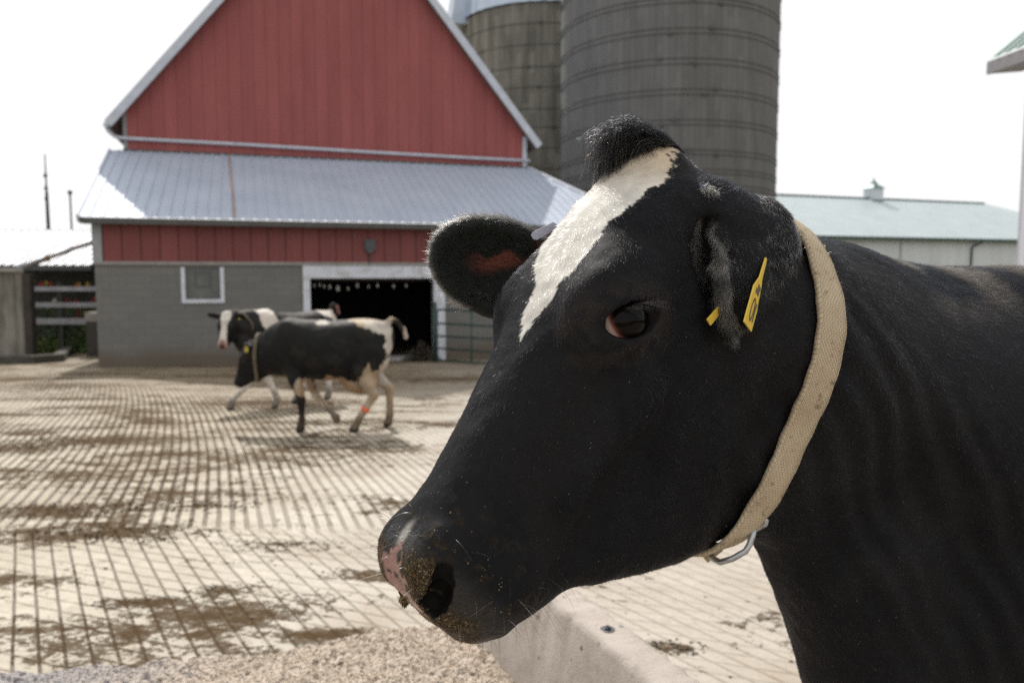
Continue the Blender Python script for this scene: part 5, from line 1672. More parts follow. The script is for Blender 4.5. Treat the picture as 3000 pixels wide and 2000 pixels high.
# ------------------------------------------------------------------ silos
def build_silo(label, cx, cy, R, ztop, hoops, mat, hoopm, zb=-1.3, dome=None, hood=None):
    root = empty('silo', (cx, cy, zb)); tag(root, label, 'silo')
    n = 96
    mb = MB()
    ring = lambda r, z: [(r * math.cos(2 * math.pi * i / n), r * math.sin(2 * math.pi * i / n), z) for i in range(n)]
    zs = np.linspace(0, ztop - zb, 12); vs = sum([ring(R, z) for z in zs], [])
    mb.add(vs, [(j * n + i, j * n + (i + 1) % n, (j + 1) * n + (i + 1) % n, (j + 1) * n + i) for j in range(len(zs) - 1) for i in range(n)], True)
    mb.build('wall', mat, root)
    for z in hoops:
        mb = MB()
        pts = [((R + .012) * math.cos(a), (R + .012) * math.sin(a), z - zb) for a in np.linspace(0, 2 * math.pi, 97)]
        mb.tube(pts, .019, 6, False)
        a = -math.pi / 2 + .25 * math.sin(z * 7.3)
        mb.box((-.10, -.05, -.055), (.10, .04, .055), Matrix.Translation(((R + .03) * math.cos(a), (R + .03) * math.sin(a), z - zb)) @ Matrix.Rotation(a + math.pi / 2, 4, 'Z'))
        mb.build('hoop', hoopm, root)
    if dome:
        vs, fs = [], []
        k = 9; seg = 48
        for j in range(k):
            t = j / (k - 1) * math.pi / 2 * .98
            for i in range(seg * 2):
                r = (R + .12) * math.cos(t) + (.045 if i % 2 else 0) * math.cos(t)
                a = math.pi * i / seg
                vs.append((r * math.cos(a), r * math.sin(a), ztop - zb + R * .85 * math.sin(t)))
        m = seg * 2
        fs = [(j * m + i, j * m + (i + 1) % m, (j + 1) * m + (i + 1) % m, (j + 1) * m + i) for j in range(k - 1) for i in range(m)]
        mb = MB(); mb.add(vs, fs); mb.build('dome', dome, root)
        if hood:
            mb = MB(); a = hood
            M = Matrix.Rotation(a, 4, 'Z') @ Matrix.Translation((R + .1, 0, ztop - zb))
            P = [(-.9, -.7, -.35), (.85, -.7, -.35), (.85, .7, -.35), (-.9, .7, -.35), (-.9, -.7, 2.0), (.55, -.7, 1.55), (.55, .7, 1.55), (-.9, .7, 2.0)]
            mb.add([tuple(M @ Vector(p)) for p in P], [(3, 2, 1, 0), (4, 5, 6, 7), (0, 1, 5, 4), (1, 2, 6, 5), (2, 3, 7, 6), (3, 0, 4, 7)])
            mb.build('chute_hood', dome, root)
    return root


def stave_mat(name, c0, c1, stain, R, period=.27, rowh=.75):
    m, nt, b = new_mat(name)
    v = coords(nt)
    sx = nt.nodes.new('ShaderNodeSeparateXYZ'); nt.links.new(v, sx.inputs[0])
    ang = math_(nt, 'MULTIPLY', math_(nt, 'ARCTAN2', sx.outputs[1], sx.outputs[0]), R)
    cb = nt.nodes.new('ShaderNodeCombineXYZ'); nt.links.new(ang, cb.inputs[0]); nt.links.new(sx.outputs[2], cb.inputs[1])
    u = math_(nt, 'DIVIDE', ang, period); iu = math_(nt, 'FLOOR', u)
    t = math_(nt, 'ABSOLUTE', math_(nt, 'SUBTRACT', math_(nt, 'FRACT', u), .5))
    wn = nd(nt, 'ShaderNodeTexWhiteNoise', _noise_dimensions='2D'); c2 = nt.nodes.new('ShaderNodeCombineXYZ'); nt.links.new(iu, c2.inputs[0])
    row = math_(nt, 'FLOOR', math_(nt, 'ADD', math_(nt, 'DIVIDE', sx.outputs[2], rowh), math_(nt, 'MULTIPLY', math_(nt, 'FRACT', math_(nt, 'MULTIPLY', iu, .5)), 1.0)))
    nt.links.new(row, c2.inputs[1]); nt.links.new(c2.outputs[0], wn.inputs['Vector'])
    mp = nd(nt, 'ShaderNodeMapping'); mp.inputs['Scale'].default_value = (1.4, .16, 1); nt.links.new(cb.outputs[0], mp.inputs[0])
    n1 = noise(nt, mp.outputs[0], 1.3, 6, .65); n2 = noise(nt, cb.outputs[0], .4, 4); n3 = noise(nt, cb.outputs[0], 16, 4)
    c = ramp(nt, wn.outputs['Value'], [(0, c0), (1, c1)])
    c = mixc(nt, math_(nt, 'MULTIPLY', ramp(nt, n1, [(.42, 0.), (.66, 1.)]), .65), c, stain)
    c = mixc(nt, math_(nt, 'MULTIPLY', n2, .3), c, tuple(x * .6 for x in c0))
    c = mixc(nt, ramp(nt, t, [(.45, 0.), (.49, .6)]), c, tuple(x * .4 for x in c0))
    nt.links.new(c, b.inputs['Base Color']); b.inputs['Roughness'].default_value = .85; b.inputs['Specular IOR Level'].default_value = .2
    bump(nt, b, math_(nt, 'SUBTRACT', math_(nt, 'MULTIPLY', n3, .3), ramp(nt, t, [(.45, 0.), (.49, 1.)])), .4, .015)
    return m


def build_silos():
    hm = weathered('hoop_steel', (.085, .08, .075), .2, 6, .6, .1)
    D, R = 38.0, 4.94
    cx = (1942 - 1500) / FPX * D * 1.005
    yn = D - R
    zs = [1.45 + (800 - y) / FPX * yn for y in (-63, -50, 22, 36, 105, 120, 189, 205, 275, 290, 361, 375, 446, 459, 500, 512, 545, 557, 590, 602, 640, 690, 740, 790, 850, 900)]
    build_silo('tall plain grey stave silo rising directly behind the near cow\'s head', cx, D, R, 20.5, zs, stave_mat('grey_staves', (.15, .145, .14), (.185, .178, .17), (.115, .11, .105), R), hm)
    D2, R2 = 50.0, 5.06
    yn = D2 - R2
    ztop = 1.45 + (800 - 33) / FPX * yn
    zs = [1.45 + (800 - y) / FPX * yn for y in (91, 150, 212, 269, 330, 382, 440, 500, 560, 620)]
    dome = metal_roof_mat('blue_grey_dome', (.38, .44, .52), (.50, .56, .64), .4, .6)
    build_silo('weathered stained silo with a ribbed metal dome, half hidden behind the barn gable', (1592 - 1500) / FPX * D2, D2, R2, ztop, zs, stave_mat('stained_staves', (.19, .18, .15), (.30, .28, .235), (.085, .078, .065), R2, .36, 1.1), hm, dome=dome, hood=math.pi * 1.10)


# ------------------------------------------------------------------ other buildings, fence, poles
def build_rest(B):
    # the pale green roofed shed on the right
    wall = siding_mat('white_panel', (.60, .63, .64), (.70, .72, .72), .9, .12)
    green = metal_roof_mat('pale_green_roof', (.42, .485, .495), (.49, .55, .56), .42, .3)
    dgreen = weathered('dark_green_trim', (.035, .075, .065), .2, 6, .5)
    A0, A1 = at(2120, 686, 52.5), at(3060, 704, 63.0)
    A0[2] = A1[2] = 4.02
    dr = (A1 - A0); dr[2] = 0; Ls = np.linalg.norm(dr); dr /= Ls
    nn = np.array([-dr[1], dr[0], 0])
    rz = 7.62; half = 8.0
    r1 = at(2921, 595, 70.3); r1[2] = rz
    sr = (r1 - A0) @ dr
    Le = sr + 9.0
    p = lambda s, d, z: A0 + dr * s + nn * d + np.array([0, 0, z - A0[2]])
    root = empty('shed', p(Le / 2, half, -1.35)); off = -Vector(root.location)
    tag(root, 'long white shed with a pale green metal roof, beyond the near cow\'s back', 'shed')

    def part(mb, name, mat, parent, off_, bevel=0):
        o = mb.build(name, mat, parent, bevel); o.data.transform(Matrix.Translation(off_)); return o
    S0 = -14.0
    mb = MB(); a, b = .5, 2 * half - .5
    P = [p(S0, a, -1.4), p(Le - .5, a, -1.4), p(Le - .5, b, -1.4), p(S0, b, -1.4), p(S0, a, 3.92), p(Le - .5, a, 3.92), p(Le - .5, b, 3.92), p(S0, b, 3.92)]
    mb.add(P, [(3, 2, 1, 0), (4, 5, 6, 7), (0, 1, 5, 4), (1, 2, 6, 5), (2, 3, 7, 6), (3, 0, 4, 7)])
    part(mb, 'wall', wall, root, off)
    mb = MB()
    ribbed_sheet(mb, p(S0, 0, 4.02), p(sr, 0, 4.02), p(sr, half, rz), p(S0, half, rz), .6, .03, (0, 0, 1))
    mb.add([p(sr, 0, 4.02), p(Le, 0, 4.02), p(sr, half, rz)], [(0, 1, 2)])
    mb.add([p(Le, 0, 4.02), p(Le, 2 * half, 4.02), p(sr, half, rz)], [(0, 1, 2)])
    mb.add([p(Le, 2 * half, 4.02), p(S0, 2 * half, 4.02), p(S0, half, rz), p(sr, half, rz)], [(0, 1, 2, 3)])
    part(mb, 'roof', green, root, off)
    mb = MB(); mb.bar(p(S0, -.02, 3.93), p(Le, -.02, 3.93), .05, .20); part(mb, 'fascia', dgreen, root, off)
    mb = MB(); mb.bar(p(S0, half, rz + .03), p(sr, half, rz + .03), .35, .06); part(mb, 'ridge_cap', dgreen, root, off)
    for px in (2655, ):
        q = at(px, 720, 58); s_ = (q - A0) @ dr
        mb = MB(); mb.bar(p(s_, .46, -1.3), p(s_, .46, 3.9), .10, .03, up=(1, 0, 0)); part(mb, 'panel_joint', weathered('joint', (.45, .48, .48), .1, 4, .6), root, off)
    q = at(2843, 720, 61); s_ = (q - A0) @ dr
    mb = MB(); mb.tube([p(s_ + .75, .12, 3.88), p(s_ + .6, .2, 3.72), p(s_ + .05, .38, 3.45), p(s_, .42, 3.2), p(s_, .42, -1.2)], .07, 8); part(mb, 'downspout', dgreen, root, off)
    # cupola on the ridge
    q = at(2592, 580, 66.0); s_ = (q - A0) @ dr
    cu = weathered('cupola_white', (.62, .66, .70), .08, 4, .5)
    w = .54
    mb = MB(); P = [p(s_ + i * w, half + j * w, z) for z in (rz - .3, rz + .85) for i, j in ((-1, -1), (1, -1), (1, 1), (-1, 1))]
    mb.add(P, [(3, 2, 1, 0), (4, 5, 6, 7), (0, 1, 5, 4), (1, 2, 6, 5), (2, 3, 7, 6), (3, 0, 4, 7)])
    c = part(mb, 'cupola', cu, root, off)
    mb = MB(); w2 = .66
    P = [p(s_ + i * w2, half + j * w2, rz + .82) for i, j in ((-1, -1), (1, -1), (1, 1), (-1, 1))] + [p(s_ + i * .24, half + j * .24, rz + 1.15) for i, j in ((-1, -1), (1, -1), (1, 1), (-1, 1))] + [p(s_, half, rz + 1.62)]
    mb.add(P, [(3, 2, 1, 0)] + [(i, (i + 1) % 4, 4 + (i + 1) % 4, 4 + i) for i in range(4)] + [(4 + i, 4 + (i + 1) % 4, 8) for i in range(4)])
    part(mb, 'cupola_roof', weathered('cupola_green', (.12, .20, .20), .15, 4, .45, .3), c, off)
    mb = MB(); mb.tube([p(s_, half, rz + 1.58), p(s_, half, rz + 1.72)], .03, 6); part(mb, 'finial', dgreen, c, off)
    mb = MB(); mb.bar(p(s_ - w * 1.02, half - w * 1.0, rz - .22), p(s_ + w * 1.02, half - w * 1.0, rz - .22), .06, .18); part(mb, 'base_trim', dgreen, c, off)

    # corner of the near building on the far right
    wm = siding_mat('white_siding', (.62, .63, .70), (.70, .71, .78), .3, .12)
    gm = metal_roof_mat('green_ribbed_roof', (.13, .20, .18), (.20, .27, .25), .45, .3)
    tip = at(2893, 177, 16.0)
    root = empty('building', (12.0, 12.0, -.7)); off = -Vector(root.location)
    tag(root, 'white building with a green ribbed roof corner, cut off by the right edge', 'building')
    ed = np.array([.10, -.995, 0]); ed /= np.linalg.norm(ed)       # along the eave towards the camera
    rd = np.array([.995, .10, 0]); H = .80
    e = lambda a, b_, z=0: tip + ed * a + rd * b_ + np.array([0, 0, z])
    mb = MB(); up = np.array([-.62, 0, .78])
    ribbed_sheet(mb, e(0, 0), e(9, 0), e(9, 3.2, 3.2 * H), e(0, 3.2, 3.2 * H), .28, .035, up)
    ribbed_sheet(mb, e(9, 6.4, 0), e(0, 6.4, 0), e(0, 3.2, 3.2 * H), e(9, 3.2, 3.2 * H), .28, .035, (.62, 0, .78))
    part(mb, 'roof', gm, root, off)
    mb = MB(); mb.bar(e(-.02, .03, -.15), e(9, .03, -.15), .05, .24); part(mb, 'fascia', weathered('grey_fascia', (.30, .30, .31), .1, 6, .6), root, off)
    mb = MB(); mb.add([e(.0, .06, -.26), e(9, .06, -.26), e(9, .72, -.2), e(.0, .72, -.2)], [(0, 1, 2, 3)]); part(mb, 'soffit', weathered('grey_soffit', (.42, .42, .43), .1, 6, .7), root, off)
    mb = MB()
    a0, b0 = .12, .74
    P = [e(a0, b0, -tip[2] - 1.0), e(8.8, b0, -tip[2] - 1.0), e(8.8, 5.8, -tip[2] - 1.0), e(a0, 5.8, -tip[2] - 1.0), e(a0, b0, -.18), e(8.8, b0, -.18), e(8.8, 5.8, -.18), e(a0, 5.8, -.18)]
    mb.add(P, [(3, 2, 1, 0), (4, 5, 6, 7), (0, 1, 5, 4), (1, 2, 6, 5), (2, 3, 7, 6), (3, 0, 4, 7)]); mb.add([e(a0, b0 + .1, -.17), e(a0, 5.7, -.17), e(a0, 3.2, 3.2 * H - .1)], [(0, 1, 2)])
    part(mb, 'wall', wm, root, off)

    # white roofed shed on the left
    wr = metal_roof_mat('bright_metal_roof', (.62, .63, .66), (.74, .75, .77), .35, .7)
    root = empty('shed', (-20, 32, -1.35)); off = -Vector(root.location)
    tag(root, 'low open-sided shed with a bright metal roof, left of the barn', 'shed')
    za = at(100, 777, 27.5)[2]; zr = at(100, 675, 32.0)[2]
    mb = MB(); ribbed_sheet(mb, (-26, 27.5, za), (-14.45, 27.5, za), (-14.45, 32, zr), (-26, 32, zr), .3, .035, (0, -.3, .95)); ribbed_sheet(mb, (-14.45, 36.5, za), (-26, 36.5, za), (-26, 32, zr), (-14.45, 32, zr), .3, .035, (0, .3, .95)); part(mb, 'roof', wr, root, off)
    dkt = weathered('shed_dark_trim', (.075, .08, .08), .2, 5, .7)
    mb = MB(); mb.bar((-26, 27.48, za - .09), (-14.45, 27.48, za - .09), .05, .17); part(mb, 'fascia', dkt, root, off)
    mb = MB(); mb.box((-26, 34.5, -1.4), (-14.6, 34.65, za + .5)); part(mb, 'back_wall', weathered('shed_wall', (.085, .09, .088), .3, 2, .85), root, off)
    for x in (-25, -21.2, -17.6):
        mb = MB(); mb.box((x - .09, 27.6, -1.5), (x + .09, 27.78, za - .02)); part(mb, 'post', dkt, root, off)

    # poles beyond it
    pm = weathered('pole_wood', (.075, .072, .075), .3, 4, .85)
    b0 = at(142, 672, 45.0); t0 = at(142, 452, 45.0)
    o = empty('utility_pole', (b0[0], 45, -1.35)); tag(o, 'tall dark pole tapering to a thin tip, behind the shed roof', 'pole')
    mb = MB(); h = t0[2] + 1.35
    mb.tube([(0, 0, -.2), (0, 0, h * .60), (0, 0, h * .78)], [.115, .095, .085], 10); mb.build('pole', pm, o)
    mb = MB(); mb.tube([(0, 0, h * .78), (0, 0, h * .92), (0, 0, h)], [.05, .035, .03], 8); mb.build('mast_tip', pm, o)
    for zz in (.74, .80, .875):
        mb = MB(); mb.box((-.10, -.06, h * zz - .10), (.05, .06, h * zz + .10)); mb.build('clamp', pm, o, .01)
    b1 = at(210, 672, 45.0); t1 = at(210, 560, 45.0)
    o = empty('lamp_pole', (b1[0], 45, -1.35)); tag(o, 'short thin pole with a small knob on top, behind the shed roof', 'pole')
    h = t1[2] + 1.35
    mb = MB(); mb.tube([(0, 0, -.2), (0, 0, h - .1)], [.065, .05], 8); mb.build('pole', pm, o)
    mb = MB(); mb.tube([(0, 0, h - .22), (0, 0, h - .12), (0, 0, h), (0, 0, h + .04)], [.06, .12, .12, .06], 10); mb.build('lamp_head', pm, o)

    # slanting conveyor pipe
    am = weathered('auger_steel', (.26, .27, .28), .25, 5, .5, .4, dirt=(.22, .14, .07))
    A_, B_ = at(48, 789, 25.0), at(285, 704, 25.4)
    o = empty('conveyor', A_); off = -Vector(o.location)
    tag(o, 'thin slanting conveyor pipe running up to the barn corner in front of the bright roof', 'conveyor')
    mb = MB(); mb.tube([A_, A_ + (B_ - A_) * .36], .085, 10); part(mb, 'lower_tube', am, o, off)
    mb = MB(); mb.tube([A_ + (B_ - A_) * .36, A_ + (B_ - A_) * .40], .10, 10); part(mb, 'collar', weathered('rusty_collar', (.24, .15, .06), .3, 8, .8), o, off)
    mb = MB(); mb.tube([A_ + (B_ - A_) * .40, B_], .06, 10); part(mb, 'upper_tube', am, o, off)
    for t in (.02, .97):
        q = A_ + (B_ - A_) * t; mb = MB(); mb.tube([q, (q[0], q[1], gz(q[1]) - .1)], .04, 8); part(mb, 'leg', dkt, o, off)

    # weathered plank pen wall at the left edge
    m, nt, b = new_mat('weathered_planks')
    v = coords(nt); mp = nd(nt, 'ShaderNodeMapping'); mp.inputs['Scale'].default_value = (1, 1, .18); nt.links.new(v, mp.inputs[0])
    n1 = noise(nt, mp.outputs[0], 3.2, 6, .65); n2 = noise(nt, mp.outputs[0], 16, 5, .7)
    c = ramp(nt, n1, [(.3, (.08, .07, .055)), (.45, (.20, .185, .155)), (.62, (.34, .32, .28)), (.75, (.24, .21, .17))])
    c = mixc(nt, math_(nt, 'MULTIPLY', n2, .5), c, (.06, .05, .04)); nt.links.new(c, b.inputs['Base Color']); b.inputs['Roughness'].default_value = .9; bump(nt, b, n2, .5, .02)
    plank = m
    Y = 24.0; k = Y / FPX
    xl, xr = at(-140, 900, Y)[0], at(72, 900, Y)[0]; z1 = at(40, 787, Y)[2]; z0 = float(gz(Y)) - .05
    o = empty('pen_wall', ((xl + xr) / 2, Y, z0)); off = -Vector(o.location)
    tag(o, 'weathered pale plank wall of a pen at the left edge of the photo', 'pen wall')
    mb = MB(); x = xl; i = 0
    while x < xr - .05:
        w = random.uniform(.20, .34); z_ = z1 - random.uniform(0, .05); y_ = Y + random.uniform(-.015, .015)
        mb.box((x, y_, z0 - .1), (min(x + w - .012, xr), y_ + .06, z_)); x += w
    part(mb, 'planks', plank, o, off)
    mb = MB(); mb.bar((xl, Y - .04, z1 - .03), (xr + .05, Y - .04, z1 - .03), .10, .12); part(mb, 'top_rail', weathered('grey_rail', (.30, .29, .27), .25, 5, .85), o, off)
    xp = at(84, 900, Y)[0]
    mb = MB(); mb.box((xp - .12, Y - .08, z0 - .1), (xp + .12, Y + .16, z1 - .16)); part(mb, 'post', weathered('dark_post', (.05, .043, .036), .35, 4, .9), o, off, .02)

    # plank fence with flowers behind it
    rail = weathered('grey_board', (.32, .32, .34), .25, 4, .85); postm = weathered('fence_post', (.05, .05, .045), .3, 5, .9)
    Y = 26.8
    xl, xr = at(60, 850, Y)[0], at(300, 850, Y)[0]
    o = empty('fence', ((xl + xr) / 2, Y, float(gz(Y)))); off = -Vector(o.location)
    tag(o, 'grey three-board fence between the plank pen and the barn corner', 'fence')
    for py, h in ((846, .15), (893, .16), (941, .20)):
        z = at(100, py, Y)[2]
        mb = MB(); mb.box((xl, Y - .02, z - h / 2), (xr, Y + .02, z + h / 2)); part(mb, 'rail', rail, o, off)
    for px in (66, 172, 292):
        x = at(px, 850, Y)[0]; mb = MB(); mb.box((x - .07, Y + .022, float(gz(Y)) - .2), (x + .07, Y + .16, at(px, 828, Y)[2])); part(mb, 'post', postm, o, off)
    # block at the barn corner
    Yb = 25.5; a, b_ = at(252, 915, Yb), at(300, 1003, Yb)
    o = empty('water_trough', ((a[0] + b_[0]) / 2, Yb, float(gz(Yb)))); off = -Vector(o.location)
    tag(o, 'grey concrete trough standing against the barn corner in front of the fence', 'trough')
    mb = MB(); mb.box((a[0], Yb - .05, float(gz(Yb)) - .1), (a[0] + .95, Yb + .75, a[2] - .30)); part(mb, 'base', weathered('trough_base', (.07, .062, .055), .25, 6, .9), o, off, .03)
    mb = MB(); mb.box((a[0] - .02, Yb - .07, a[2] - .30), (a[0] + .97, Yb + .77, a[2])); part(mb, 'rim', weathered('trough_rim', (.30, .27, .25), .25, 6, .85), o, off, .03)
    # flowering plants
    leafm = [weathered('leaf_green', (.10, .15, .04), .5, 6, .6, 0, 0), weathered('leaf_dark', (.06, .10, .035), .5, 6, .6, 0, 0)]
    petal = {'red': weathered('red_petal', (.42, .030, .022), .3, 8, .55, 0, 0), 'yellow': weathered('yellow_petal', (.50, .33, .03), .3, 8, .55, 0, 0), 'white': weathered('white_petal', (.75, .72, .62), .1, 8, .6, 0, 0)}
    for px, Yp, w, h, fl, label in (
            (92, 27.2, .75, 1.25, [('yellow', 85, 913), ('yellow', 95, 824), ('red', 120, 831)], 'leafy plant with a few yellow flowers beside the dark pen post'),
            (138, 27.25, .7, 1.85, [('yellow', 134, 830), ('red', 147, 832), ('white', 160, 880)], 'plant with yellow and red flowers just above the top fence board'),
            (186, 27.2, .8, 1.3, [('red', 188, 881), ('red', 180, 883), ('red', 193, 879)], 'plant with a bunch of red flowers seen between the upper fence boards'),
            (226, 27.3, .8, 1.75, [('red', 222, 881), ('yellow', 229, 833), ('red', 223, 836), ('red', 231, 912), ('red', 233, 925)], 'plant with red flowers low down and one yellow flower above the fence'),
            (264, 27.15, .7, 1.8, [('yellow', 258, 832), ('yellow', 257, 839), ('red', 279, 876), ('red', 272, 882)], 'plant with yellow flowers on top, next to the barn corner')):
        base = at(px, 900, Yp); g = float(gz(Yp))
        o = empty('flowering_plant', (base[0], Yp, g)); off = -Vector(o.location)
        tag(o, label, 'flowering plant', 'flowering plants behind the fence')
        mb = MB()
        for i in range(240):
            t = random.random() ** .8
            c = Vector((base[0] + random.gauss(0, w * .42), Yp + random.gauss(0, .12), g + t * h * .92))
            d = Vector((random.gauss(0, 1), random.gauss(0, 1), random.uniform(-.2, 1))).normalized(); s = d.cross(Vector((random.gauss(0, 1), random.gauss(0, 1), random.gauss(0, 1)))).normalized()
            L = random.uniform(.05, .13)
            mb.add([c - d * L, c + s * L * .38, c + d * L, c - s * L * .38], [(0, 1, 2, 3)])
        part(mb, 'leaves', leafm[random.randrange(2)], o, off)
        for colr, fx, fy in fl:
            c = at(fx, fy, Yp - .1); mb = MB()
            for i in range(26):
                d = Vector((random.gauss(0, 1), random.gauss(0, 1), random.gauss(0, .8))).normalized(); s = d.cross(Vector((.3, 1, .2))).normalized()
                r = random.uniform(.03, .06); q = Vector(c) + d * .03
                mb.add([q, q + d * r * .6 + s * r * .5, q + d * r, q + d * r * .6 - s * r * .5], [(0, 1, 2, 3)])
            part(mb, 'flower', petal[colr], o, off)
    mb = MB()
    gm = weathered('grass_blade', (.12, .17, .05), .5, 3, .7, 0, 0)
    for i in range(5200):
        x = random.uniform(-19, -13.6); y = random.uniform(27.0, 34); z = float(gz(y)); hh = random.uniform(.12, .4)
        a = random.uniform(0, math.pi); w = .02; lx, ly = random.gauss(0, .08), random.gauss(0, .08)
        mb.add([(x - w * math.cos(a), y - w * math.sin(a), z), (x + w * math.cos(a), y + w * math.sin(a), z), (x + lx, y + ly, z + hh)], [(0, 1, 2)])
    o = mb.build('grass', gm); tag(o, 'green grass growing behind the fence', 'grass', kind='stuff')

    # low kerb in the yard
    km = weathered('kerb_concrete', (.085, .078, .066), .35, 4, .9)
    pts = [hit(-90, 1066), hit(100, 1063), hit(172, 1058), hit(206, 1030), hit(238, 1000)]
    o = empty('kerb', pts[2]); off = -Vector(o.location); tag(o, 'low dark concrete kerb bending round the muddy corner left of the barn', 'kerb')
    mb = MB()
    for p_, q_ in zip(pts, pts[1:]):
        d = (q_ - p_) / np.linalg.norm(q_ - p_) * .06
        mb.bar(p_ - d + (0, 0, .05), q_ + d + (0, 0, .05), .30, .34)
    part(mb, 'kerb_wall', km, o, off, .03)

    # gate of green tubes on the right of the doorway
    gt = weathered('green_tube', (.035, .075, .062), .2, 8, .45, .2)
    o = empty('gate', hit(1290, 1090)); off = -Vector(o.location); tag(o, 'green tubular metal gate beside the barn doorway, behind the far ear', 'gate')
    L_ = lambda px, t: at(px, 0, 1)  # noqa
    YL, YR = 23.0, 21.4
    def gp(px, py):
        t = (px - 1280) / (1760 - 1280); return at(px, py, YL + (YR - YL) * t)
    for i, (a, b_) in enumerate(((907, 926), (947, 971), (984, 1009), (1020, 1052), (1054, 1088), (1086, 1122))):
        mb = MB(); mb.tube([gp(1282, a), gp(1760, b_)], .028 if i not in (0, 5) else .030, 10); part(mb, 'rail', gt, o, off)
    for px in (1281, 1381, 1505, 1640, 1760):
        mb = MB(); t = (px - 1282) / 478; mb.tube([gp(px, 907 + 19 * t), gp(px, 1088 + 34 * t)], .024, 10); part(mb, 'upright', gt, o, off)
    q = gp(1276, 1000); mb = MB(); mb.tube([(q[0], q[1], float(gz(q[1])) - .1), (q[0], q[1], .62)], .05, 12); part(mb, 'post', gt, o, off)

    # heap of dark straw in the doorway
    sm = weathered('dark_straw', (.085, .070, .052), .6, 10, .9, 0, .2)
    mb = MB(); c = fpt(B['sd1'] - .42, B['WD'] - .15, 0); g = float(gz(c[1]))
    for i in range(1500):
        r = abs(random.gauss(0, .26)); a = random.uniform(0, 6.28)
        p_ = Vector((c[0] + r * math.cos(a) * 1.15, c[1] + r * math.sin(a) * .8, g + max(0, .62 - r * 1.15) * random.random() + .02))
        d = Vector((random.gauss(0, 1), random.gauss(0, 1), random.gauss(0, .5))).normalized() * random.uniform(.03, .10); s = d.cross(Vector((0, 0, 1))).normalized() * .010
        mb.add([p_ - d - s, p_ + d - s, p_ + d + s, p_ - d + s], [(0, 1, 2, 3)])
    o = mb.build('straw_heap', sm); tag(o, 'small heap of dark straw at the right foot of the barn doorway', 'straw', kind='stuff')


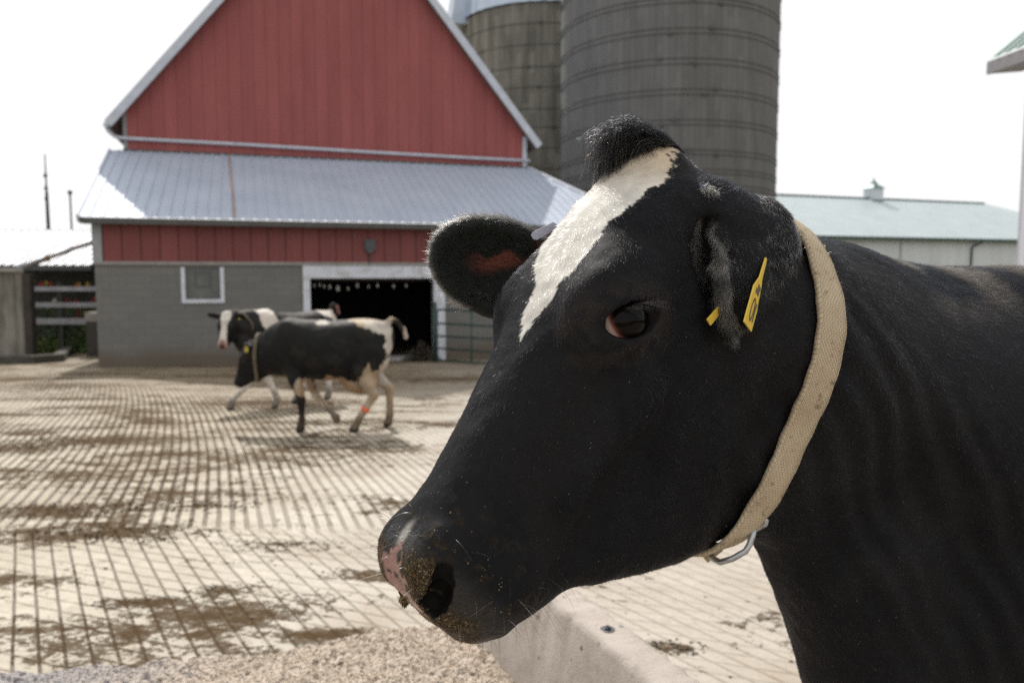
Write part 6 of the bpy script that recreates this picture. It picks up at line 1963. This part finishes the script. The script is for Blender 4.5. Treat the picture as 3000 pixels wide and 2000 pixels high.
# ------------------------------------------------------------------ feed bunk, feed, manure
def build_bunk():
    cm, nt, b = new_mat('bunk_concrete')
    v = coords(nt); n1 = noise(nt, v, 5, 6, .65); n2 = noise(nt, v, 34, 5, .7); n3 = noise(nt, v, 160, 3)
    c = ramp(nt, n1, [(.28, (.30, .25, .215)), (.5, (.42, .365, .32)), (.72, (.50, .455, .41))])
    c = mixc(nt, math_(nt, 'MULTIPLY', ramp(nt, n2, [(.55, 0.), (.75, 1.)]), .45), c, (.21, .16, .13))
    vo = nd(nt, 'ShaderNodeTexVoronoi', Scale=17); nt.links.new(v, vo.inputs['Vector'])
    c = mixc(nt, ramp(nt, vo.outputs['Distance'], [(.07, .9), (.14, 0.)]), c, (.045, .042, .045))
    nt.links.new(c, b.inputs['Base Color']); b.inputs['Roughness'].default_value = .85
    bump(nt, b, math_(nt, 'ADD', n2, math_(nt, 'MULTIPLY', n3, .5)), .55, .006)
    ZT = .60
    g = lambda px, py, z: (lambda d: CAM + d * ((z - CAM[2]) / d[2]))(at(px, py, 1.0) - CAM)
    a0, a1 = g(1606, 1745, ZT), g(1918, 2000, ZT)
    o0, o1 = g(1690, 1733, ZT), g(2090, 2000, ZT)
    d = (a1 - a0); d /= np.linalg.norm(d)
    n = np.array([-d[1], d[0], 0]); 
    if n[0] < 0: n = -n
    w = float(np.mean([(o0 - a0) @ n, (o1 - a1) @ n]))

    w = max(w, .09)
    root = empty('feed_bunk', a0 * (1, 1, 0)); off = -Vector(root.location)
    tag(root, 'concrete feed bunk with a chipped wall, under the near cow\'s muzzle', 'feed bunk')
    # chipped wall: many short cross-sections with uneven top edges
    mb = MB(); N = 150; s = np.linspace(-.62, 1.75, N); vs = []
    r = np.random.default_rng(5)
    ch = lambda: max(0, r.normal(.004, .004)) + (r.random() < .06) * r.uniform(.004, .012)
    for i, t in enumerate(s):
        p = a0 + d * t
        c1, c2 = ch(), ch()
        for off_, z in ((-.10, .02), (-.035, ZT - .25), (-.004, ZT - .02), (c1 * .5, ZT - .004 - c1 * .4), (.012 + c1, ZT), (w - .012 - c2, ZT), (w - c2 * .5, ZT - .004 - c2 * .4), (w + .004, ZT - .02), (w + .02, -.15)):
            q = p + n * off_; vs.append((q[0], q[1], z + .0015 * r.normal() * (z > .5)))
    m = 9
    fs = [(i * m + j, i * m + j + 1, (i + 1) * m + j + 1, (i + 1) * m + j) for i in range(N - 1) for j in range(m - 1)]
    fs += [tuple(range(m)), tuple(range((N - 1) * m, N * m))[::-1]]
    mb.add(vs, fs, True)
    o = mb.build('wall', cm, root); o.data.transform(Matrix.Translation(off))
    # floor of the bunk and its low far lip
    e = a0 + d * -.62
    lip = [g(-260, 1985, .24), g(0, 1960, .24), g(300, 1950, .24), g(700, 1908, .24), g(1200, 1852, .24), e * (1, 1, 0) + np.array([0, 0, .24])]
    mb = MB()
    for p, q in zip(lip, lip[1:]): mb.bar(p - (0, .03, .17), q - (0, .03, .17), .08, .24)
    o = mb.build('lip', cm, root); o.data.transform(Matrix.Translation(off))
    mb = MB(); fl_ = [l * (1, 1, 0) + np.array([0, 0, .08]) for l in lip] + [a0 * (1, 1, 0) + d * 1.75 + np.array([0, 0, .08]), np.array([-1.9, .4, .08])]
    k = len(fl_); mb.add(fl_ + [p - (0, 0, .2) for p in fl_], [tuple(range(k)), tuple(range(k, 2 * k))[::-1]] + [(i, (i + 1) % k, (i + 1) % k + k, i + k) for i in range(k)])
    o = mb.build('floor', cm, root); o.data.transform(Matrix.Translation(off))
    # anchor bolt on the wall
    bc = g(1780, 1843, ZT)
    bm_ = weathered('bolt_steel', (.10, .10, .105), .25, 40, .4, .6)
    mb = MB(); mb.tube([bc + (0, 0, -.01), bc + (0, 0, .002)], .018, 18); mb.tube([bc + (0, 0, .002), bc + (0, 0, .007)], .009, 6); mb.tube([bc + (0, 0, .007), bc + (0, 0, .010)], .005, 10)
    o = mb.build('bolt', bm_, root, .0008); o.data.transform(Matrix.Translation(off))

    # the feed: an uneven heap of ground meal and flakes
    fm, nt, b = new_mat('ground_feed')
    v = coords(nt); n1 = noise(nt, v, 4, 5, .6); n2 = noise(nt, v, 46, 5, .72); vo = nd(nt, 'ShaderNodeTexVoronoi', Scale=85); nt.links.new(v, vo.inputs['Vector'])
    c = ramp(nt, n2, [(.28, (.22, .17, .125)), (.48, (.44, .37, .30)), (.62, (.57, .49, .41)), (.78, (.66, .59, .50))])
    c = mixc(nt, math_(nt, 'MULTIPLY', vo.outputs['Color'], .35), c, (.44, .33, .25))
    gx = nt.nodes.new('ShaderNodeNewGeometry'); sp = nt.nodes.new('ShaderNodeSeparateXYZ'); nt.links.new(gx.outputs['Position'], sp.inputs[0])
    mr = nd(nt, 'ShaderNodeMapRange'); nt.links.new(math_(nt, 'ADD', sp.outputs['X'], math_(nt, 'MULTIPLY', n1, .35)), mr.inputs[0]); mr.inputs[1].default_value = -1.25; mr.inputs[2].default_value = -.75; mr.inputs[3].default_value = .75; mr.inputs[4].default_value = 0
    c = mixc(nt, mr.outputs[0], c, mixc(nt, n2, (.21, .20, .215), (.42, .41, .42)))
    nt.links.new(c, b.inputs['Base Color']); b.inputs['Roughness'].default_value = .9
    bump(nt, b, math_(nt, 'ADD', n2, math_(nt, 'MULTIPLY', vo.outputs['Distance'], .6)), .9, .010)
    edge = np.array([l[:2] for l in lip[:-1]] + [(a0 + d * -.60 - n * .02)[:2]])
    NX, NY = 330, 190
    V = []
    for j in range(NY):
        for i in range(NX):
            x = -1.95 + 2.25 * i / (NX - 1)
            ye = np.interp(x, edge[:, 0], edge[:, 1])
            # right limit: inner face of the wall
            t = j / (NY - 1)
            y = ye + .02 - t * 1.7
            V.append((x, y, t, ye))
    V = np.array(V)
    P = np.stack([V[:, 0], V[:, 1], 0 * V[:, 0]], 1)
    dist = V[:, 2] * 1.7
    z = .235 + .035 * sstep(0, .35, dist) + .018 * vnoise(P, 4) + .010 * vnoise(P, 11) + .006 * vnoise(P, 35) + .004 * vnoise(P, 80)
    z = z - .05 * (1 - sstep(0, .04, dist))
    dw = (P[:, :2] - (a0 - n * .06)[:2]) @ n[:2]
    z = z + .040 * sstep(-.45, 0, dw)
    keep = dw < .02
    V3 = np.stack([P[:, 0], P[:, 1], z], 1)
    i = np.arange(NX - 1)[None, :] + np.arange(NY - 1)[:, None] * NX
    F = np.stack([i, i + 1, i + 1 + NX, i + NX], -1).reshape(-1, 4)
    F = F[keep[F].any(1)]
    used = np.unique(F); re = np.full(len(V3), -1); re[used] = np.arange(len(used)); V3 = V3[used]; F = re[F]
    o = link('feed', np_mesh('feed', V3, F), fm)
    tag(o, 'heap of tan ground feed filling the bunk along the bottom of the photo', 'feed', kind='stuff')
    # loose flakes and pellets on the heap
    N_ = normals(V3, F)
    near = sstep(1.3, 1.75, V3[:, 1])
    Pp, Nn, t, Bc = scatter(V3, F, N_, np.ones(len(V3)) * (.12 + near), 34000)
    a = tang(RNG.normal(size=Pp.shape), Nn); bb = np.cross(Nn, a)
    w_ = (RNG.uniform(.0010, .0042, len(Pp)) * (1 + 1.2 * (RNG.random(len(Pp)) < .05)))[:, None]; asp = RNG.uniform(.35, .9, len(Pp))[:, None]; th = w_ * RNG.uniform(.3, .8, len(Pp))[:, None]
    c = Pp + Nn * th * .5
    top = [c + Nn * th + a * w_ * i_ * .8 + bb * w_ * asp * j_ * .8 + .25 * w_ * RNG.normal(size=Pp.shape) for i_, j_ in ((-1, -1), (1, -1), (1, 1), (-1, 1))]
    bot = [c - Nn * th + a * w_ * i_ + bb * w_ * asp * j_ for i_, j_ in ((-1, -1), (1, -1), (1, 1), (-1, 1))]
    Q = np.stack(bot + top, 1).reshape(-1, 3)
    k = np.arange(len(Pp))[:, None] * 8
    Fq = np.concatenate([k + np.array(f) for f in ((4, 5, 6, 7), (0, 1, 5, 4), (1, 2, 6, 5), (2, 3, 7, 6), (3, 0, 4, 7))])
    me = np_mesh('feed_flakes', Q, Fq, False)
    tint = np.array([.50, .42, .33]) * RNG.uniform(.40, 1.6, (len(Pp), 1)); wh = RNG.random(len(Pp)) < .30; tint[wh] = np.array([.70, .63, .52]); dk = RNG.random(len(Pp)) < .14; tint[dk] = np.array([.12, .08, .055])
    gl = Pp[:, 0] < -1.0 + .2 * RNG.normal(size=len(Pp)); tint[gl] = np.array([.40, .39, .40]) * RNG.uniform(.5, 1.3, (gl.sum(), 1))
    set_color(me, 'tint', np.repeat(tint, 8, 0))
    m, nt, b = new_mat('feed_flake'); a_ = nd(nt, 'ShaderNodeAttribute', _attribute_name='tint'); nt.links.new(a_.outputs['Color'], b.inputs['Base Color']); b.inputs['Roughness'].default_value = .85
    fo = link('flakes', me, m, o); fo['kind'] = 'stuff'


def build_manure():
    m, nt, b = new_mat('dry_manure')
    v = coords(nt); n1 = noise(nt, v, 14, 6, .7)
    nt.links.new(ramp(nt, n1, [(.3, (.020, .014, .007)), (.7, (.085, .058, .030))]), b.inputs['Base Color'])
    b.inputs['Roughness'].default_value = .85; b.inputs['Specular IOR Level'].default_value = .2
    mb = MB()

    def crumb(x, y, s):
        z = float(gz(y)) + s * .3
        pts = []
        for q in ((1, 0, 0), (-1, 0, 0), (0, 1, 0), (0, -1, 0), (0, 0, 1), (0, 0, -1)):
            u = random.uniform(.6, 1.2) * s; pts.append((x + q[0] * u * 1.4, y + q[1] * u, z + q[2] * u * .6))
        mb.add(pts, [(0, 2, 4), (2, 1, 4), (1, 3, 4), (3, 0, 4), (2, 0, 5), (1, 2, 5), (3, 1, 5), (0, 3, 5)], True)
    for i in range(520):
        px, py = random.uniform(-100, 2500), 1150 + 850 * random.random() ** .7
        if px > 1300 and random.random() < .75: continue
        c = hit(px, py); crumb(c[0], c[1], random.uniform(.0025, .009) * (1.6 if random.random() < .08 else 1))
    for cx, cy, rx, ry, k_ in MUCK:
        for i in range(int(80 + 700 * min(rx * ry, .2))):
            a, r = random.uniform(0, 6.28), random.random() ** .6
            crumb(cx + rx * r * math.cos(a) * 1.1, cy + ry * r * math.sin(a) * 1.1, random.uniform(.002, .008) * (1 if rx < .5 else 1.6))
    o = mb.build('manure_crumbs', m); tag(o, 'dark crumbs and lumps of manure strewn over the yard floor', 'manure crumbs', kind='stuff')


# ------------------------------------------------------------------ light, sky, camera
def build_light():
    S = Vector((-.20, .66, .725)).normalized()
    elev = math.asin(S.z); az = math.atan2(S.x, S.y)          # azimuth clockwise from +Y
    w = bpy.data.worlds.new('World'); SC.world = w; w.use_nodes = True
    nt = w.node_tree; bg = nt.nodes['Background']
    sky = nt.nodes.new('ShaderNodeTexSky'); sky.sky_type = 'NISHITA'; sky.sun_disc = False
    sky.sun_elevation = elev; sky.sun_rotation = az; sky.air_density = 1.0; sky.dust_density = 4.0; sky.ozone_density = 1.0; sky.altitude = 100
    hs = nt.nodes.new('ShaderNodeHueSaturation'); hs.inputs['Saturation'].default_value = .35
    nt.links.new(sky.outputs[0], hs.inputs['Color'])
    mx = mixc(nt, .93, hs.outputs[0], (8.0, 8.03, 8.06))          # bright white haze all over the sky
    nt.links.new(mx, bg.inputs['Color']); bg.inputs['Strength'].default_value = .13
    l = bpy.data.lights.new('sun', 'SUN'); l.energy = 3.9; l.angle = R_(.7); l.color = (1.0, .955, .89)
    o = bpy.data.objects.new('sun', l); COL.objects.link(o); o.rotation_euler = S.to_track_quat('Z', 'Y').to_euler(); o.location = (-8, 8, 20)
    c = bpy.data.cameras.new('camera'); co = bpy.data.objects.new('camera', c); COL.objects.link(co)
    c.lens = 28.0; c.sensor_width = 36.0; c.clip_start = .02; c.clip_end = 3000
    co.location = CAM; co.rotation_euler = (math.pi / 2 - PITCH, 0, 0)
    c.dof.use_dof = True; c.dof.focus_distance = .80; c.dof.aperture_fstop = 7.0
    SC.camera = co
    SC.view_settings.view_transform = 'Standard'; SC.view_settings.look = 'None'; SC.view_settings.exposure = 0; SC.view_settings.gamma = 1
    SC.render.engine = 'CYCLES'
    SC.cycles.use_denoising = False
    SC.cycles.max_bounces = 6; SC.cycles.transparent_max_bounces = 6
    SC.cycles.sample_clamp_indirect = 6
    SC.render.film_transparent = False
build_light()
build_ground()
BARN = build_barn()
build_silos()
build_rest(BARN)
build_bunk()
build_manure()
build_far_cows()
build_near_cow()
